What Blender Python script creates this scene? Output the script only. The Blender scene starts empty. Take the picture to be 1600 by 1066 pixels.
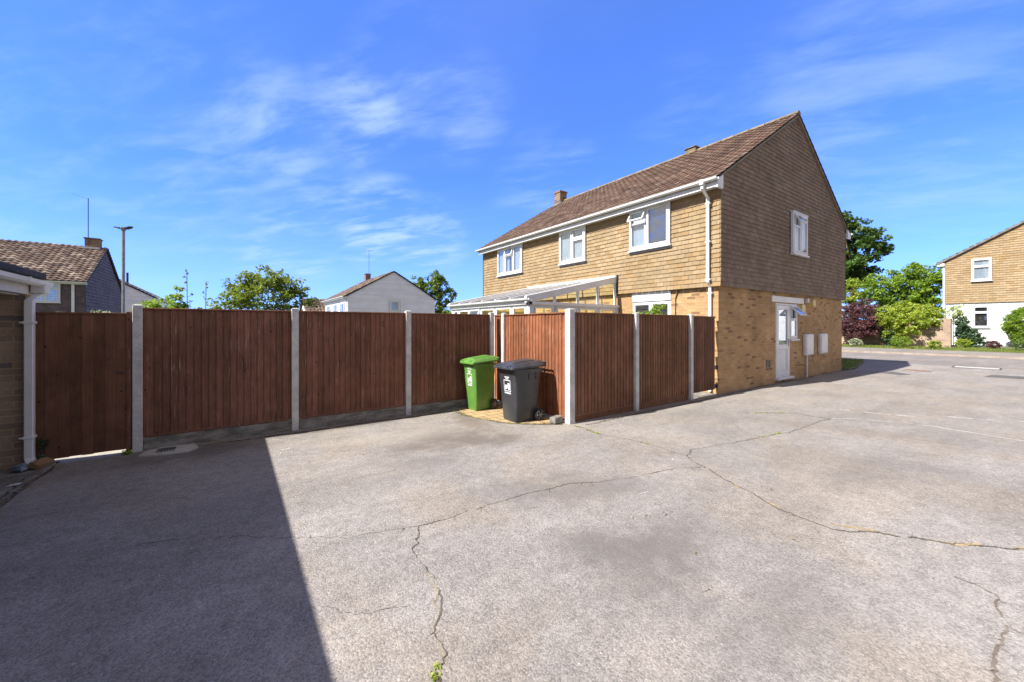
import bpy, math, random
import numpy as np
from mathutils import Vector
PI = math.pi
random.seed(7)
S = bpy.context.scene
COL = S.collection

# ------------------------------------------------------------------ camera
YAW = math.radians(35.287)
cam_d = bpy.data.cameras.new("camera"); cam = bpy.data.objects.new("camera", cam_d); COL.objects.link(cam)
cam.location = (-9.25, -4.72, 1.6); cam.rotation_euler = (PI / 2, 0, -YAW)
cam_d.lens = 615 / 1600 * 36; cam_d.sensor_width = 36; cam_d.shift_y = -24 / 1600
cam_d.clip_start = 0.05; cam_d.clip_end = 2000
S.camera = cam
S.view_settings.view_transform = 'Standard'; S.view_settings.look = 'None'
S.view_settings.gamma = 1; S.view_settings.exposure = 1.08

# ------------------------------------------------------------------ node helpers
def nd(nt, typ, props=None, **ins):
    n = nt.nodes.new(typ)
    for k, v in (props or {}).items(): setattr(n, k, v)
    for k, v in ins.items():
        if k.startswith('i') and k[1:].isdigit(): s = n.inputs[int(k[1:])]
        else: s = n.inputs[k.replace('_', ' ')]
        if isinstance(v, bpy.types.NodeSocket): nt.links.new(v, s)
        else:
            if s.type == 'RGBA' and len(v) == 3: v = (*v, 1)
            s.default_value = v
    return n
def math_(nt, op, a, b=None, c=None, clamp=False):
    k = {'i0': a}
    if b is not None: k['i1'] = b
    if c is not None: k['i2'] = c
    return nd(nt, 'ShaderNodeMath', {'operation': op, 'use_clamp': clamp}, **k).outputs[0]
def mix(nt, f, a, b, mode='MIX'):
    n = nt.nodes.new('ShaderNodeMix'); n.data_type = 'RGBA'; n.blend_type = mode; n.clamp_factor = True
    for s, v in ((n.inputs[0], f), (n.inputs[6], a), (n.inputs[7], b)):
        if isinstance(v, bpy.types.NodeSocket): nt.links.new(v, s)
        else: s.default_value = v if s.type == 'VALUE' else ((*v, 1) if len(v) == 3 else v)
    return n.outputs[2]
def mrange(nt, v, a, b, c=0., d=1., smooth=True):
    n = nd(nt, 'ShaderNodeMapRange', {'interpolation_type': 'SMOOTHSTEP' if smooth else 'LINEAR', 'clamp': True} if smooth else {'clamp': True}, i0=v, i1=a, i2=b, i3=c, i4=d)
    return n.outputs[0]
def noise(nt, vec, scale, detail=4., rough=.55, dist=0.):
    return nd(nt, 'ShaderNodeTexNoise', None, Vector=vec, Scale=scale, Detail=detail, Roughness=rough, Distortion=dist).outputs[0]
def mapping(nt, vec, scale=(1, 1, 1), loc=(0, 0, 0), rot=(0, 0, 0)):
    return nd(nt, 'ShaderNodeMapping', None, Vector=vec, Scale=scale, Location=loc, Rotation=rot).outputs[0]

# ------------------------------------------------------------------ world
SUN = Vector((.995, -.135, -1)).normalized()      # direction the light travels
EL = math.asin(-SUN.z); AZ = math.atan2(-SUN.x, -SUN.y)
w = bpy.data.worlds.new("World"); S.world = w; w.use_nodes = True
nt = w.node_tree; nt.nodes.clear()
sky = nd(nt, 'ShaderNodeTexSky', {'sky_type': 'NISHITA', 'sun_disc': False, 'sun_elevation': EL, 'sun_rotation': AZ,
         'altitude': 0, 'air_density': 1.0, 'dust_density': 0.0, 'ozone_density': 3.0})
tc = nd(nt, 'ShaderNodeTexCoord').outputs['Generated']
skyc = mix(nt, .16, mix(nt, 1.0, sky.outputs[0], (0.31, 0.59, 1.60), 'MULTIPLY'), (2.0, 3.8, 5.6))
sep = nd(nt, 'ShaderNodeSeparateXYZ', None, Vector=tc)
den = math_(nt, 'ADD', math_(nt, 'MAXIMUM', sep.outputs[2], 0.0), 0.12)
flat = nd(nt, 'ShaderNodeCombineXYZ', None, X=math_(nt, 'DIVIDE', sep.outputs[0], den), Y=math_(nt, 'DIVIDE', sep.outputs[1], den), Z=0.0).outputs[0]
def sdir(px, py):
    X = (px - 800) / 615; Z = (509 - py) / 615
    return Vector((X * math.cos(YAW) + math.sin(YAW), -X * math.sin(YAW) + math.cos(YAW), Z)).normalized()
ra = nd(nt, 'ShaderNodeVectorMath', {'operation': 'DOT_PRODUCT'}, i0=flat, i1=(math.cos(YAW), -math.sin(YAW), 0)).outputs['Value']
fb = nd(nt, 'ShaderNodeVectorMath', {'operation': 'DOT_PRODUCT'}, i0=flat, i1=(math.sin(YAW), math.cos(YAW), 0)).outputs['Value']
def fib(sa, sb, shear): return nd(nt, 'ShaderNodeCombineXYZ', None, X=math_(nt, 'MULTIPLY', math_(nt, 'ADD', ra, math_(nt, 'MULTIPLY', fb, shear)), sa), Y=math_(nt, 'MULTIPLY', math_(nt, 'ADD', fb, math_(nt, 'MULTIPLY', ra, .22)), sb), Z=0.0).outputs[0]
wisp = math_(nt, 'ADD', math_(nt, 'MULTIPLY', noise(nt, fib(1.5, 3.0, .2), 1.7, 8, .60, .3), .6), math_(nt, 'MULTIPLY', noise(nt, fib(1., 1.6, 0), 1.3, 5, .5, .3), .4))
soft = noise(nt, fib(.8, 1.5, .2), .8, 6, .55, .4)
def blob(d, r0, r1):
    dt = nd(nt, 'ShaderNodeVectorMath', {'operation': 'DOT_PRODUCT'}, i0=tc, i1=tuple(d)).outputs['Value']
    return mrange(nt, dt, math.cos(math.radians(r1)), math.cos(math.radians(r0)))
mask = None
for (px, py, r0, r1, k) in ((560, 185, 0, 8, .95), (650, 130, 0, 10, .55), (430, 205, 0, 9, .7), (350, 225, 0, 7, .45), (720, 170, 0, 8, .5), (590, 345, 0, 8, 1.0), (670, 375, 0, 7, .7), (505, 335, 0, 7, .6), (910, 262, 0, 4, .55), (440, 385, 0, 8, .5), (1080, 180, 0, 8, .25),
                            (1330, 150, 1, 14, .42), (1500, 170, 1, 15, .35), (270, 60, 0, 11, .35), (60, 240, 2, 14, .3), (300, 290, 0, 10, .4), (1450, 240, 1, 12, .3), (850, 290, 0, 9, .35)):
    b = math_(nt, 'MULTIPLY', blob(sdir(px, py), r0, r1), k)
    mask = b if mask is None else math_(nt, 'MAXIMUM', mask, b)
cl = math_(nt, 'MULTIPLY', mrange(nt, wisp, .42, .68), math_(nt, 'MULTIPLY', mask, .95))
veil = math_(nt, 'MULTIPLY', mrange(nt, soft, .45, .8), .10)
lowveil = math_(nt, 'MULTIPLY', mrange(nt, sep.outputs[2], .34, .0), .20)
fwd = nd(nt, 'ShaderNodeVectorMath', {'operation': 'DOT_PRODUCT'}, i0=tc, i1=(math.sin(YAW), math.cos(YAW), 0)).outputs['Value']
fill_cloud = math_(nt, 'MULTIPLY', mrange(nt, noise(nt, mapping(nt, tc, scale=(1, 1, 1.5)), 4.2, 7, .58), .36, .50), mrange(nt, fwd, .50, .22))  # unseen cloud cover, added to neutralise blue fill; also reflected in the windows
fac = math_(nt, 'ADD', math_(nt, 'MULTIPLY', cl, .68), math_(nt, 'ADD', veil, lowveil), clamp=True)
fill_cloudc = mix(nt, mrange(nt, noise(nt, tc, 7., 5, .6), .35, .65), (1.8, 1.62, 1.5), (3.9, 3.6, 3.3))
cloudc = mix(nt, fill_cloud, mix(nt, fac, skyc, (3.6, 4.6, 5.6)), fill_cloudc)
bg = nd(nt, 'ShaderNodeBackground', None, Color=cloudc, Strength=0.10)
out = nd(nt, 'ShaderNodeOutputWorld', None, Surface=bg.outputs[0])

sd = bpy.data.lights.new("sun", 'SUN'); sd.energy = 5.0; sd.angle = math.radians(.5); sd.color = (1, .975, .93)
so = bpy.data.objects.new("sun", sd); COL.objects.link(so); so.rotation_euler = SUN.to_track_quat('-Z', 'Y').to_euler(); so.location = (-20, 5, 30)

# ------------------------------------------------------------------ materials
def newmat(name):
    m = bpy.data.materials.new(name); m.use_nodes = True
    nt = m.node_tree; b = nt.nodes['Principled BSDF']
    return m, nt, b
def attr(nt):
    a = nd(nt, 'ShaderNodeAttribute', {'attribute_name': 'Col'})
    s = nd(nt, 'ShaderNodeSeparateColor', None, Color=a.outputs['Color'])
    return s.outputs[0], s.outputs[1]
def surf(name, c1, c2=None, rough=.7, ns=3., fine=0, famt=.25, vary=0., bump=0., bs=60., spec=.4, metal=0., c3=None, stretch=(1, 1, 1), thr=(.35, .65)):
    m, nt, b = newmat(name)
    co = nd(nt, 'ShaderNodeTexCoord').outputs['Object']
    c = mix(nt, mrange(nt, noise(nt, mapping(nt, co, stretch), ns, 6, .6), *thr), c1, c2 or c1)
    if vary:
        r, g = attr(nt)
        if c3: c = mix(nt, mrange(nt, g, .55, 1.0, 0, .8), c, c3)
        c = mix(nt, 1.0, c, nd(nt, 'ShaderNodeCombineColor', None, Red=mrange(nt, r, 0, 1, 1 - vary, 1 + vary, False), Green=mrange(nt, r, 0, 1, 1 - vary, 1 + vary, False), Blue=mrange(nt, r, 0, 1, 1 - vary, 1 + vary, False)).outputs[0], 'MULTIPLY')
    if fine:
        f = mrange(nt, noise(nt, co, fine, 3, .7), .25, .75, 1 - famt, 1 + famt, False)
        c = mix(nt, 1.0, c, nd(nt, 'ShaderNodeCombineColor', None, Red=f, Green=f, Blue=f).outputs[0], 'MULTIPLY')
    nt.links.new(c, b.inputs['Base Color'])
    b.inputs['Roughness'].default_value = rough; b.inputs['Specular IOR Level'].default_value = spec; b.inputs['Metallic'].default_value = metal
    if bump:
        bn = nd(nt, 'ShaderNodeBump', None, Strength=bump, Distance=.01, Height=noise(nt, co, bs, 4, .6))
        nt.links.new(bn.outputs[0], b.inputs['Normal'])
    return m
def brickmat(name, c1, c2, mortar, dark, bw=.225, rh=.075, ms=.009, vary=.3, rough=.85, pave=False):
    m, nt, b = newmat(name)
    uv = nd(nt, 'ShaderNodeTexCoord').outputs['UV']; ob = nd(nt, 'ShaderNodeTexCoord').outputs['Object']
    wob = nd(nt, 'ShaderNodeVectorMath', {'operation': 'MULTIPLY_ADD'}, i0=nd(nt, 'ShaderNodeTexNoise', None, Vector=ob, Scale=14., Detail=3.).outputs['Color'], i1=(.006, .006, 0), i2=uv).outputs[0]
    def bt(a, bb, bias):
        return nd(nt, 'ShaderNodeTexBrick', {'offset': .5}, Vector=wob, Color1=a, Color2=bb, Mortar=mortar, Scale=1., Mortar_Size=ms, Mortar_Smooth=.25, Bias=bias, Brick_Width=bw, Row_Height=rh)
    t = bt(c1, c2, 0.); t2 = bt((0, 0, 0), (1, 1, 1), 0.)
    bwv = nd(nt, 'ShaderNodeRGBToBW', None, Color=t2.outputs[0]).outputs[0]
    c = mix(nt, math_(nt, 'MULTIPLY', mrange(nt, bwv, .85, .94), math_(nt, 'SUBTRACT', 1, t.outputs[1])), t.outputs[0], dark)
    n1 = mrange(nt, noise(nt, ob, 1.3, 5, .6), .3, .7, 1 - vary, 1 + vary * .5, False)
    n2 = mrange(nt, noise(nt, ob, 45., 4, .7), .25, .75, .78, 1.2, False)
    k = math_(nt, 'MULTIPLY', n1, n2)
    c = mix(nt, 1.0, c, nd(nt, 'ShaderNodeCombineColor', None, Red=k, Green=k, Blue=k).outputs[0], 'MULTIPLY')
    nt.links.new(c, b.inputs['Base Color']); b.inputs['Roughness'].default_value = rough; b.inputs['Specular IOR Level'].default_value = .25
    h = math_(nt, 'ADD', math_(nt, 'SUBTRACT', 1, t.outputs[1]), math_(nt, 'MULTIPLY', noise(nt, ob, 70, 3), .4))
    bn = nd(nt, 'ShaderNodeBump', None, Strength=.6, Distance=.006, Height=h); nt.links.new(bn.outputs[0], b.inputs['Normal'])
    return m
def fencemat(name, c1, c2, streak, sk=.5):
    m, nt, b = newmat(name)
    ob = nd(nt, 'ShaderNodeTexCoord').outputs['Object']; r, g = attr(nt)
    gr = noise(nt, mapping(nt, ob, (26, 26, 1.1)), 3., 6, .65, .4)
    c = mix(nt, mrange(nt, gr, .3, .7), c1, c2)
    c = mix(nt, 1.0, c, nd(nt, 'ShaderNodeCombineColor', None, Red=mrange(nt, r, 0, 1, .82, 1.18, False), Green=mrange(nt, r, 0, 1, .83, 1.17, False), Blue=mrange(nt, r, 0, 1, .8, 1.2, False)).outputs[0], 'MULTIPLY')
    lg = math_(nt, 'MULTIPLY', mrange(nt, noise(nt, ob, 1.4, 5, .65), .3, .72, .66, 1.28, False), mrange(nt, noise(nt, mapping(nt, ob, (1, 1, .6)), 9., 4, .6), .3, .7, .82, 1.16, False))
    c = mix(nt, 1.0, c, nd(nt, 'ShaderNodeCombineColor', None, Red=lg, Green=lg, Blue=lg).outputs[0], 'MULTIPLY')
    st = math_(nt, 'MULTIPLY', mrange(nt, noise(nt, mapping(nt, ob, (30, 30, 1.6)), 2.2, 5, .6), .55, .72), mrange(nt, noise(nt, ob, 2.3, 4, .6), .42, .62))
    c = mix(nt, math_(nt, 'MULTIPLY', st, sk), c, streak)
    kn = nd(nt, 'ShaderNodeTexVoronoi', {'feature': 'F1'}, Vector=mapping(nt, ob, (1, 1, .72)), Scale=7., Randomness=1.).outputs['Distance']
    c = mix(nt, mrange(nt, kn, .11, .045, 0, .85), c, (.02, .008, .005))
    nt.links.new(c, b.inputs['Base Color']); b.inputs['Roughness'].default_value = .8; b.inputs['Specular IOR Level'].default_value = .25
    bn = nd(nt, 'ShaderNodeBump', None, Strength=.45, Distance=.004, Height=gr); nt.links.new(bn.outputs[0], b.inputs['Normal'])
    return m
def asphaltmat(name, lo, hi, stains=(), tint=(.23, .2, .17), patchy=1.):
    m, nt, b = newmat(name)
    ob = nd(nt, 'ShaderNodeTexCoord').outputs['Object']
    v = nd(nt, 'ShaderNodeTexVoronoi', {'feature': 'F1'}, Vector=ob, Scale=105., Randomness=1.)
    stone = nd(nt, 'ShaderNodeRGBToBW', None, Color=v.outputs['Color']).outputs[0]
    fine = noise(nt, ob, 240., 3, .75)
    k = math_(nt, 'ADD', math_(nt, 'MULTIPLY', mrange(nt, stone, .1, .9, 0, 1, False), .50), math_(nt, 'MULTIPLY', mrange(nt, fine, .3, .7, 0, 1, False), .50))
    mid = noise(nt, ob, 9., 5, .65)
    k = math_(nt, 'ADD', k, math_(nt, 'MULTIPLY', math_(nt, 'SUBTRACT', mid, .5), .62))
    c = mix(nt, mrange(nt, k, .05, .95, 0, 1, False), lo, hi)
    big = mrange(nt, noise(nt, mapping(nt, ob, (1, 1, 1)), .55, 6, .62, .5), .34, .7, 1 - .17 * patchy, 1 + .13 * patchy, False)
    med = mrange(nt, noise(nt, mapping(nt, ob, (.5, 1.6, 1), rot=(0, 0, .6)), 1.4, 5, .6, .6), .35, .7, 1 - .11 * patchy, 1 + .08 * patchy, False)
    k2 = math_(nt, 'MULTIPLY', big, med)
    c = mix(nt, 1.0, c, nd(nt, 'ShaderNodeCombineColor', None, Red=k2, Green=k2, Blue=k2).outputs[0], 'MULTIPLY')
    c = mix(nt, mrange(nt, noise(nt, ob, .75, 5, .6, .4), .42, .66), c, mix(nt, 1.0, c, (1.02, .975, .91), 'MULTIPLY'))
    c = mix(nt, math_(nt, 'MULTIPLY', mrange(nt, noise(nt, mapping(nt, ob, (1, 1, 1), loc=(7, 3, 0)), 1.9, 6, .65, .8), .54, .72), .20 * patchy), c, (.15, .128, .108))
    # pale and dark aggregate flecks
    c = mix(nt, mrange(nt, stone, .93, .97, 0, .45), c, (.52, .48, .43))
    c = mix(nt, mrange(nt, noise(nt, ob, 95, 2, .5), .655, .72, 0, .75), c, (.045, .042, .042))
    wn = noise(nt, ob, 2.6, 5, .65)
    for (x, y, rx, ry, rot, amt, colr) in stains:
        p = mapping(nt, nd(nt, 'ShaderNodeVectorMath', {'operation': 'SUBTRACT'}, i0=ob, i1=(x, y, 0)).outputs[0], (1, 1, 0), rot=(0, 0, rot))
        p = nd(nt, 'ShaderNodeVectorMath', {'operation': 'MULTIPLY'}, i0=p, i1=(1 / rx, 1 / ry, 0)).outputs[0]
        l = nd(nt, 'ShaderNodeVectorMath', {'operation': 'LENGTH'}, i0=p).outputs['Value']
        f = mrange(nt, math_(nt, 'ADD', l, math_(nt, 'MULTIPLY', math_(nt, 'SUBTRACT', wn, .5), 2.2)), 1.15, .15, 0, amt)
        c = mix(nt, f, c, colr)
    nt.links.new(c, b.inputs['Base Color']); b.inputs['Roughness'].default_value = .9; b.inputs['Specular IOR Level'].default_value = .25
    hh = math_(nt, 'ADD', math_(nt, 'MULTIPLY', v.outputs['Distance'], -1.2), math_(nt, 'MULTIPLY', fine, .7))
    bn = nd(nt, 'ShaderNodeBump', None, Strength=.6, Distance=.004, Height=hh); nt.links.new(bn.outputs[0], b.inputs['Normal'])
    return m
def leafmat(name, c1, c2, tr=.35):
    m, nt, b = newmat(name); r, g = attr(nt)
    c = mix(nt, r, c1, c2)
    nt.links.new(c, b.inputs['Base Color']); b.inputs['Roughness'].default_value = .5; b.inputs['Specular IOR Level'].default_value = .35
    t = nd(nt, 'ShaderNodeBsdfTranslucent', None, Color=mix(nt, .5, c, (.30, .42, .03)))
    ms = nd(nt, 'ShaderNodeMixShader', None, i0=tr, i1=b.outputs[0], i2=t.outputs[0])
    nt.links.new(ms.outputs[0], nt.nodes['Material Output'].inputs[0]); return m
def glassmat(name, tint=(.86, .90, .92), refl=.20, k=.8):
    m, nt, b = newmat(name); nt.nodes.remove(b)
    fc = nd(nt, 'ShaderNodeLayerWeight', None, Blend=.5).outputs['Facing']
    f = math_(nt, 'ADD', math_(nt, 'MULTIPLY', math_(nt, 'POWER', fc, 4.), k), refl, clamp=True)
    gl = nd(nt, 'ShaderNodeBsdfGlossy', None, Color=(.93, .96, 1), Roughness=.02)
    tp = nd(nt, 'ShaderNodeBsdfTransparent', None, Color=tint)
    ms = nd(nt, 'ShaderNodeMixShader', None, i0=f, i1=tp.outputs[0], i2=gl.outputs[0])
    nt.links.new(ms.outputs[0], nt.nodes['Material Output'].inputs[0]); return m

ST = (.13, .115, .105)
M_ASPH = asphaltmat('asphalt_worn', (.112, .102, .094), (.385, .347, .314), stains=[
    (-6.6, .10, .95, .5, .3, .8, (.12, .10, .085)), (-7.0, .5, .9, .35, -.6, .5, (.13, .11, .095)), (-6.75, -3.0, .75, .4, .2, .75, ST), (-7.1, -2.75, .5, .25, .8, .5, ST), (-7.5, -.45, .8, .35, -.3, .3, (.15, .13, .12)), (-6.55, -1.9, 1.1, .5, .5, .6, ST), (-3.4, -3.6, 1.6, .5, .4, .3, ST), (-1.5, -2.9, 1.8, .35, 1.2, .25, ST),
    (-6.8, -3.8, .8, .3, .1, .35, ST), (-7.3, -3.2, .7, .4, .9, .3, ST), (-9.6, 1.6, 1.2, .35, 0, .5, (.075, .068, .062)), (-8.0, 1.85, 1.6, .14, 0, .5, (.09, .075, .06)),
    (-6.0, 1.1, .3, .8, .15, .55, (.11, .085, .06)), (-5.1, -.25, .8, .2, 0, .25, (.33, .29, .22)), (-2.0, -.35, 1.2, .2, 0, .3, (.35, .31, .24)), (-7.2, .9, 1.2, .5, 0, .25, (.34, .30, .24))])
M_ROAD = asphaltmat('asphalt_road', (.15, .137, .132), (.26, .233, .216))
M_PAVE = asphaltmat('asphalt_pavement', (.18, .16, .145), (.27, .24, .21))
M_PATCH = asphaltmat('asphalt_repair', (.07, .07, .075), (.13, .125, .12))
M_BRICK = brickmat('buff_brick', (.37, .215, .095), (.50, .315, .15), (.40, .28, .155), (.23, .13, .07))
M_GBRICK = brickmat('brown_brick', (.27, .20, .145), (.40, .29, .195), (.42, .31, .20), (.17, .14, .135))
M_GARDENWALL = brickmat('garden_brick', (.33, .22, .15), (.45, .32, .22), (.38, .33, .27), (.2, .12, .09))
M_CHIM = brickmat('chimney_brick', (.20, .125, .075), (.28, .18, .11), (.25, .2, .15), (.1, .07, .05))
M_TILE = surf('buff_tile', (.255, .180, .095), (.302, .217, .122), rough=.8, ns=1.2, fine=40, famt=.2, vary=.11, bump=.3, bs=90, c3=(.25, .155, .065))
M_TILEG = surf('shaded_buff_tile', (.175, .127, .090), (.222, .164, .117), rough=.85, ns=1.0, fine=30, famt=.3, vary=.12, bump=.3, bs=90, c3=(.17, .115, .075))  # darker copy of the buff tile for shaded walls, shade put into the colour
M_GREYTILE = surf('grey_tile', (.092, .070, .078), (.125, .097, .105), rough=.8, ns=1.5, fine=30, famt=.2, vary=.2)
M_ROOF = surf('roof_tile', (.072, .040, .027), (.118, .067, .045), rough=.9, ns=1.6, fine=26, famt=.5, vary=.22, bump=.5, bs=50, c3=(.15, .105, .075))
M_ROOF2 = surf('roof_tile_far', (.088, .056, .042), (.15, .098, .072), rough=.9, ns=1.6, fine=14, famt=.5, vary=.25, c3=(.32, .25, .19))
M_RIDGE = surf('ridge_tile', (.13, .10, .065), (.22, .17, .10), rough=.9, ns=5, fine=40, famt=.4, c3=None)
M_VERGE = surf('verge_mortar', (.14, .125, .105), (.22, .19, .15), rough=.9, ns=6, fine=40)
M_WHITE = surf('white_plastic', (.62, .62, .62), (.70, .70, .70), rough=.35, ns=2, fine=6, famt=.05, spec=.5)
M_WHITED = surf('aged_white_plastic', (.55, .53, .50), (.67, .66, .64), rough=.4, ns=3, fine=9, famt=.08, spec=.5)
M_CLAD = surf('white_cladding', (.74, .73, .80), (.80, .79, .86), rough=.5, ns=1.2, fine=8, famt=.08, vary=.05)
M_RENDER = surf('white_render', (.62, .62, .62), (.69, .69, .68), rough=.8, ns=1.5, fine=20, famt=.05, bump=.2)
M_CONC = surf('concrete', (.43, .42, .40), (.56, .55, .525), rough=.9, ns=7, fine=90, famt=.3, bump=.5, bs=90)
M_PALECOVER = surf('pale_cover', (.36, .34, .31), (.46, .44, .41), rough=.9, ns=7, fine=90, famt=.3)
M_CONCD = surf('stained_concrete', (.13, .12, .10), (.27, .25, .22), rough=.9, ns=4, fine=60, famt=.3, bump=.5, bs=60, stretch=(1, 1, 3))
M_SLAB = brickmat('sandy_paving', (.36, .25, .12), (.46, .34, .19), (.15, .11, .06), (.26, .19, .11), bw=.3, rh=.2, ms=.010)
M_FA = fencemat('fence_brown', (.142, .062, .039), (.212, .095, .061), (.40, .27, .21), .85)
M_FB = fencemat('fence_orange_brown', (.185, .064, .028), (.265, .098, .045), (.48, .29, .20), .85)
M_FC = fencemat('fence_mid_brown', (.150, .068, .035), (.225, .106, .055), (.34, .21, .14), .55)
M_GATE = fencemat('gate_dark_brown', (.12, .055, .032), (.17, .08, .045), (.26, .16, .11), .25)
M_DARK = surf('dark_interior', (.02, .022, .025), (.035, .036, .04), rough=.9)
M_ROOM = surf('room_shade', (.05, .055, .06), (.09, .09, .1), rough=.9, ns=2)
M_CURT = surf('pale_curtain', (.56, .58, .62), (.70, .71, .74), rough=.9, ns=8, stretch=(4, 4, .3))
M_BLIND = surf('frosted_glazing', (.22, .26, .25), (.32, .36, .34), rough=.25, ns=2, spec=.6)
M_FELT = surf('roof_felt', (.028, .029, .032), (.05, .05, .052), rough=.95, ns=6, fine=80, famt=.4)
M_OLIVEB = surf('cream_blind', (.42, .38, .22), (.50, .46, .28), rough=.8, ns=3)
M_GREEN = surf('green_plastic', (.085, .20, .034), (.105, .24, .045), rough=.38, ns=2.5, fine=9, famt=.08, spec=.5)
M_BLACK = surf('charcoal_plastic', (.030, .031, .036), (.045, .046, .052), rough=.36, ns=4, fine=12, famt=.15, spec=.5, stretch=(1, 1, .3))
M_RUB = surf('rubber', (.02, .02, .021), (.035, .034, .034), rough=.8, ns=9)
M_GREYPL = surf('grey_hub', (.12, .12, .125), (.16, .16, .16), rough=.6)
M_DECAL = surf('white_print', (.62, .64, .66), (.70, .70, .72), rough=.5)
M_METAL = surf('dull_metal', (.22, .22, .23), (.30, .30, .31), rough=.5, metal=.6, ns=5)
M_DKMET = surf('dark_metal', (.04, .04, .045), (.07, .065, .065), rough=.5, metal=.5, ns=5)
M_RUST = surf('rusty_iron', (.17, .09, .06), (.24, .14, .10), rough=.8, ns=12, fine=50)
M_CREAM = surf('yellowed_plastic', (.55, .42, .16), (.66, .52, .24), rough=.4, ns=4)
M_GLASS = glassmat('window_glass')
M_GLASSC = glassmat('conservatory_glass', (.95, .95, .78), .05)
M_GLASSR = glassmat('roof_glazing', (.97, .98, .96), .0, .15)
M_BARK = surf('bark', (.10, .075, .055), (.17, .13, .10), rough=.95, ns=6, fine=30)
M_GRASS = surf('lawn', (.085, .095, .045), (.125, .13, .065), rough=.95, ns=2.5, fine=60, famt=.4)
M_SOIL = surf('soil', (.07, .055, .035), (.13, .10, .065), rough=1, ns=4, fine=30)
M_BLADE = leafmat('grass_blade', (.09, .15, .02), (.24, .26, .05), .3)
M_CRACK = surf('crack_dirt', (.060, .050, .040), (.15, .115, .08), rough=1, ns=9, fine=60, famt=.5)
M_STRAW = surf('crack_moss', (.24, .17, .085), (.34, .26, .15), rough=1, ns=14, fine=80, famt=.5)
M_BLUEBAG = surf('blue_grey_plastic', (.10, .14, .19), (.25, .30, .36), rough=.35, ns=12)
M_CARD = surf('sandy_brick_block', (.20, .12, .06), (.30, .19, .10), rough=.9, ns=9, fine=60, bump=.4)
M_PAPER = surf('paper', (.6, .6, .6), (.7, .7, .7), rough=.8)

# ------------------------------------------------------------------ mesh builder
class MB:
    def __init__(s, xf=None): s.v = []; s.f = []; s.r = []; s.sm = []; s.xf = xf
    def add(s, vs, fs, r=None, sm=False):
        if r is None: r = (random.random(), random.random())
        o = len(s.v)
        s.v += [tuple(s.xf(*p)) if s.xf else tuple(p) for p in vs]
        for f in fs: s.f.append(tuple(i + o for i in f)); s.r.append(r); s.sm.append(sm)
    def box(s, x0, y0, z0, x1, y1, z1, r=None):
        s.add([(x0, y0, z0), (x1, y0, z0), (x1, y1, z0), (x0, y1, z0), (x0, y0, z1), (x1, y0, z1), (x1, y1, z1), (x0, y1, z1)],
              [(0, 3, 2, 1), (4, 5, 6, 7), (0, 1, 5, 4), (1, 2, 6, 5), (2, 3, 7, 6), (3, 0, 4, 7)], r)
    def quad(s, a, b, c, d, r=None): s.add([a, b, c, d], [(0, 1, 2, 3)], r)
    def prism(s, poly, lo, hi, axis=1, r=None):   # poly of 2-D points, extruded along axis
        n = len(poly)
        def p(q, t): l = list(q); l.insert(axis, t); return tuple(l)
        s.add([p(q, lo) for q in poly] + [p(q, hi) for q in poly], [tuple(range(n)), tuple(range(2 * n - 1, n - 1, -1))] + [(i, (i + 1) % n, n + (i + 1) % n, n + i) for i in range(n)], r)
    def tube(s, pts, r, n=8, sm=True, r1=None, cap=True):
        pts = [Vector(p) for p in pts]; rings = []; m = len(pts)
        for i, p in enumerate(pts):
            d = (pts[min(i + 1, m - 1)] - pts[max(i - 1, 0)]).normalized()
            a = d.cross(Vector((0, 0, 1)));
            if a.length < .05: a = Vector((1, 0, 0))
            a.normalize(); b = d.cross(a); rr = r if r1 is None else r + (r1 - r) * i / max(1, m - 1)
            rings.append([p + (a * math.cos(2 * PI * k / n) + b * math.sin(2 * PI * k / n)) * rr for k in range(n)])
        vs = [tuple(q) for g in rings for q in g]
        fs = [(i * n + k, i * n + (k + 1) % n, (i + 1) * n + (k + 1) % n, (i + 1) * n + k) for i in range(m - 1) for k in range(n)]
        s.add(vs, fs, sm=sm)
        if cap: s.add(vs, [tuple(range(n)), tuple(range((m - 1) * n, m * n))])
    def loft(s, rings, cap=True, r=None, sm=False):
        n = len(rings[0]); vs = [p for g in rings for p in g]
        s.add(vs, [(i * n + k, i * n + (k + 1) % n, (i + 1) * n + (k + 1) % n, (i + 1) * n + k) for i in range(len(rings) - 1) for k in range(n)], r, sm)
        if cap: s.add(vs, [tuple(range(n)), tuple(range((len(rings) - 1) * n, len(rings) * n))], r)
    def ring(s, a0, d0, z0, a1, d1, z1, w, wz=None):     # rectangular frame in (a, d, z)
        wz = wz or w
        s.box(a0, d0, z0, a1, d1, z0 + wz); s.box(a0, d0, z1 - wz, a1, d1, z1)
        s.box(a0, d0, z0 + wz, a0 + w, d1, z1 - wz); s.box(a1 - w, d0, z0 + wz, a1, d1, z1 - wz)
    def build(s, name, mat, parent=None, bevel=0, seg=1, origin=None):
        me = bpy.data.meshes.new(name)
        o0 = Vector(origin) if origin is not None else (root_loc(parent) if parent else Vector((0, 0, 0)))
        me.from_pydata([tuple(Vector(p) - o0) for p in s.v], [], s.f); me.materials.append(mat)
        fin(me, s.r, s.sm, s.f, s.v)
        ob = bpy.data.objects.new(name, me); COL.objects.link(ob)
        if parent: ob.parent = parent
        else: ob.location = o0
        if bevel:
            bm = ob.modifiers.new('bevel', 'BEVEL'); bm.width = bevel; bm.segments = seg; bm.limit_method = 'ANGLE'; bm.angle_limit = math.radians(40)
        return ob
def root_loc(o):
    while o.parent: o = o.parent
    return Vector(o.location)
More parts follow.
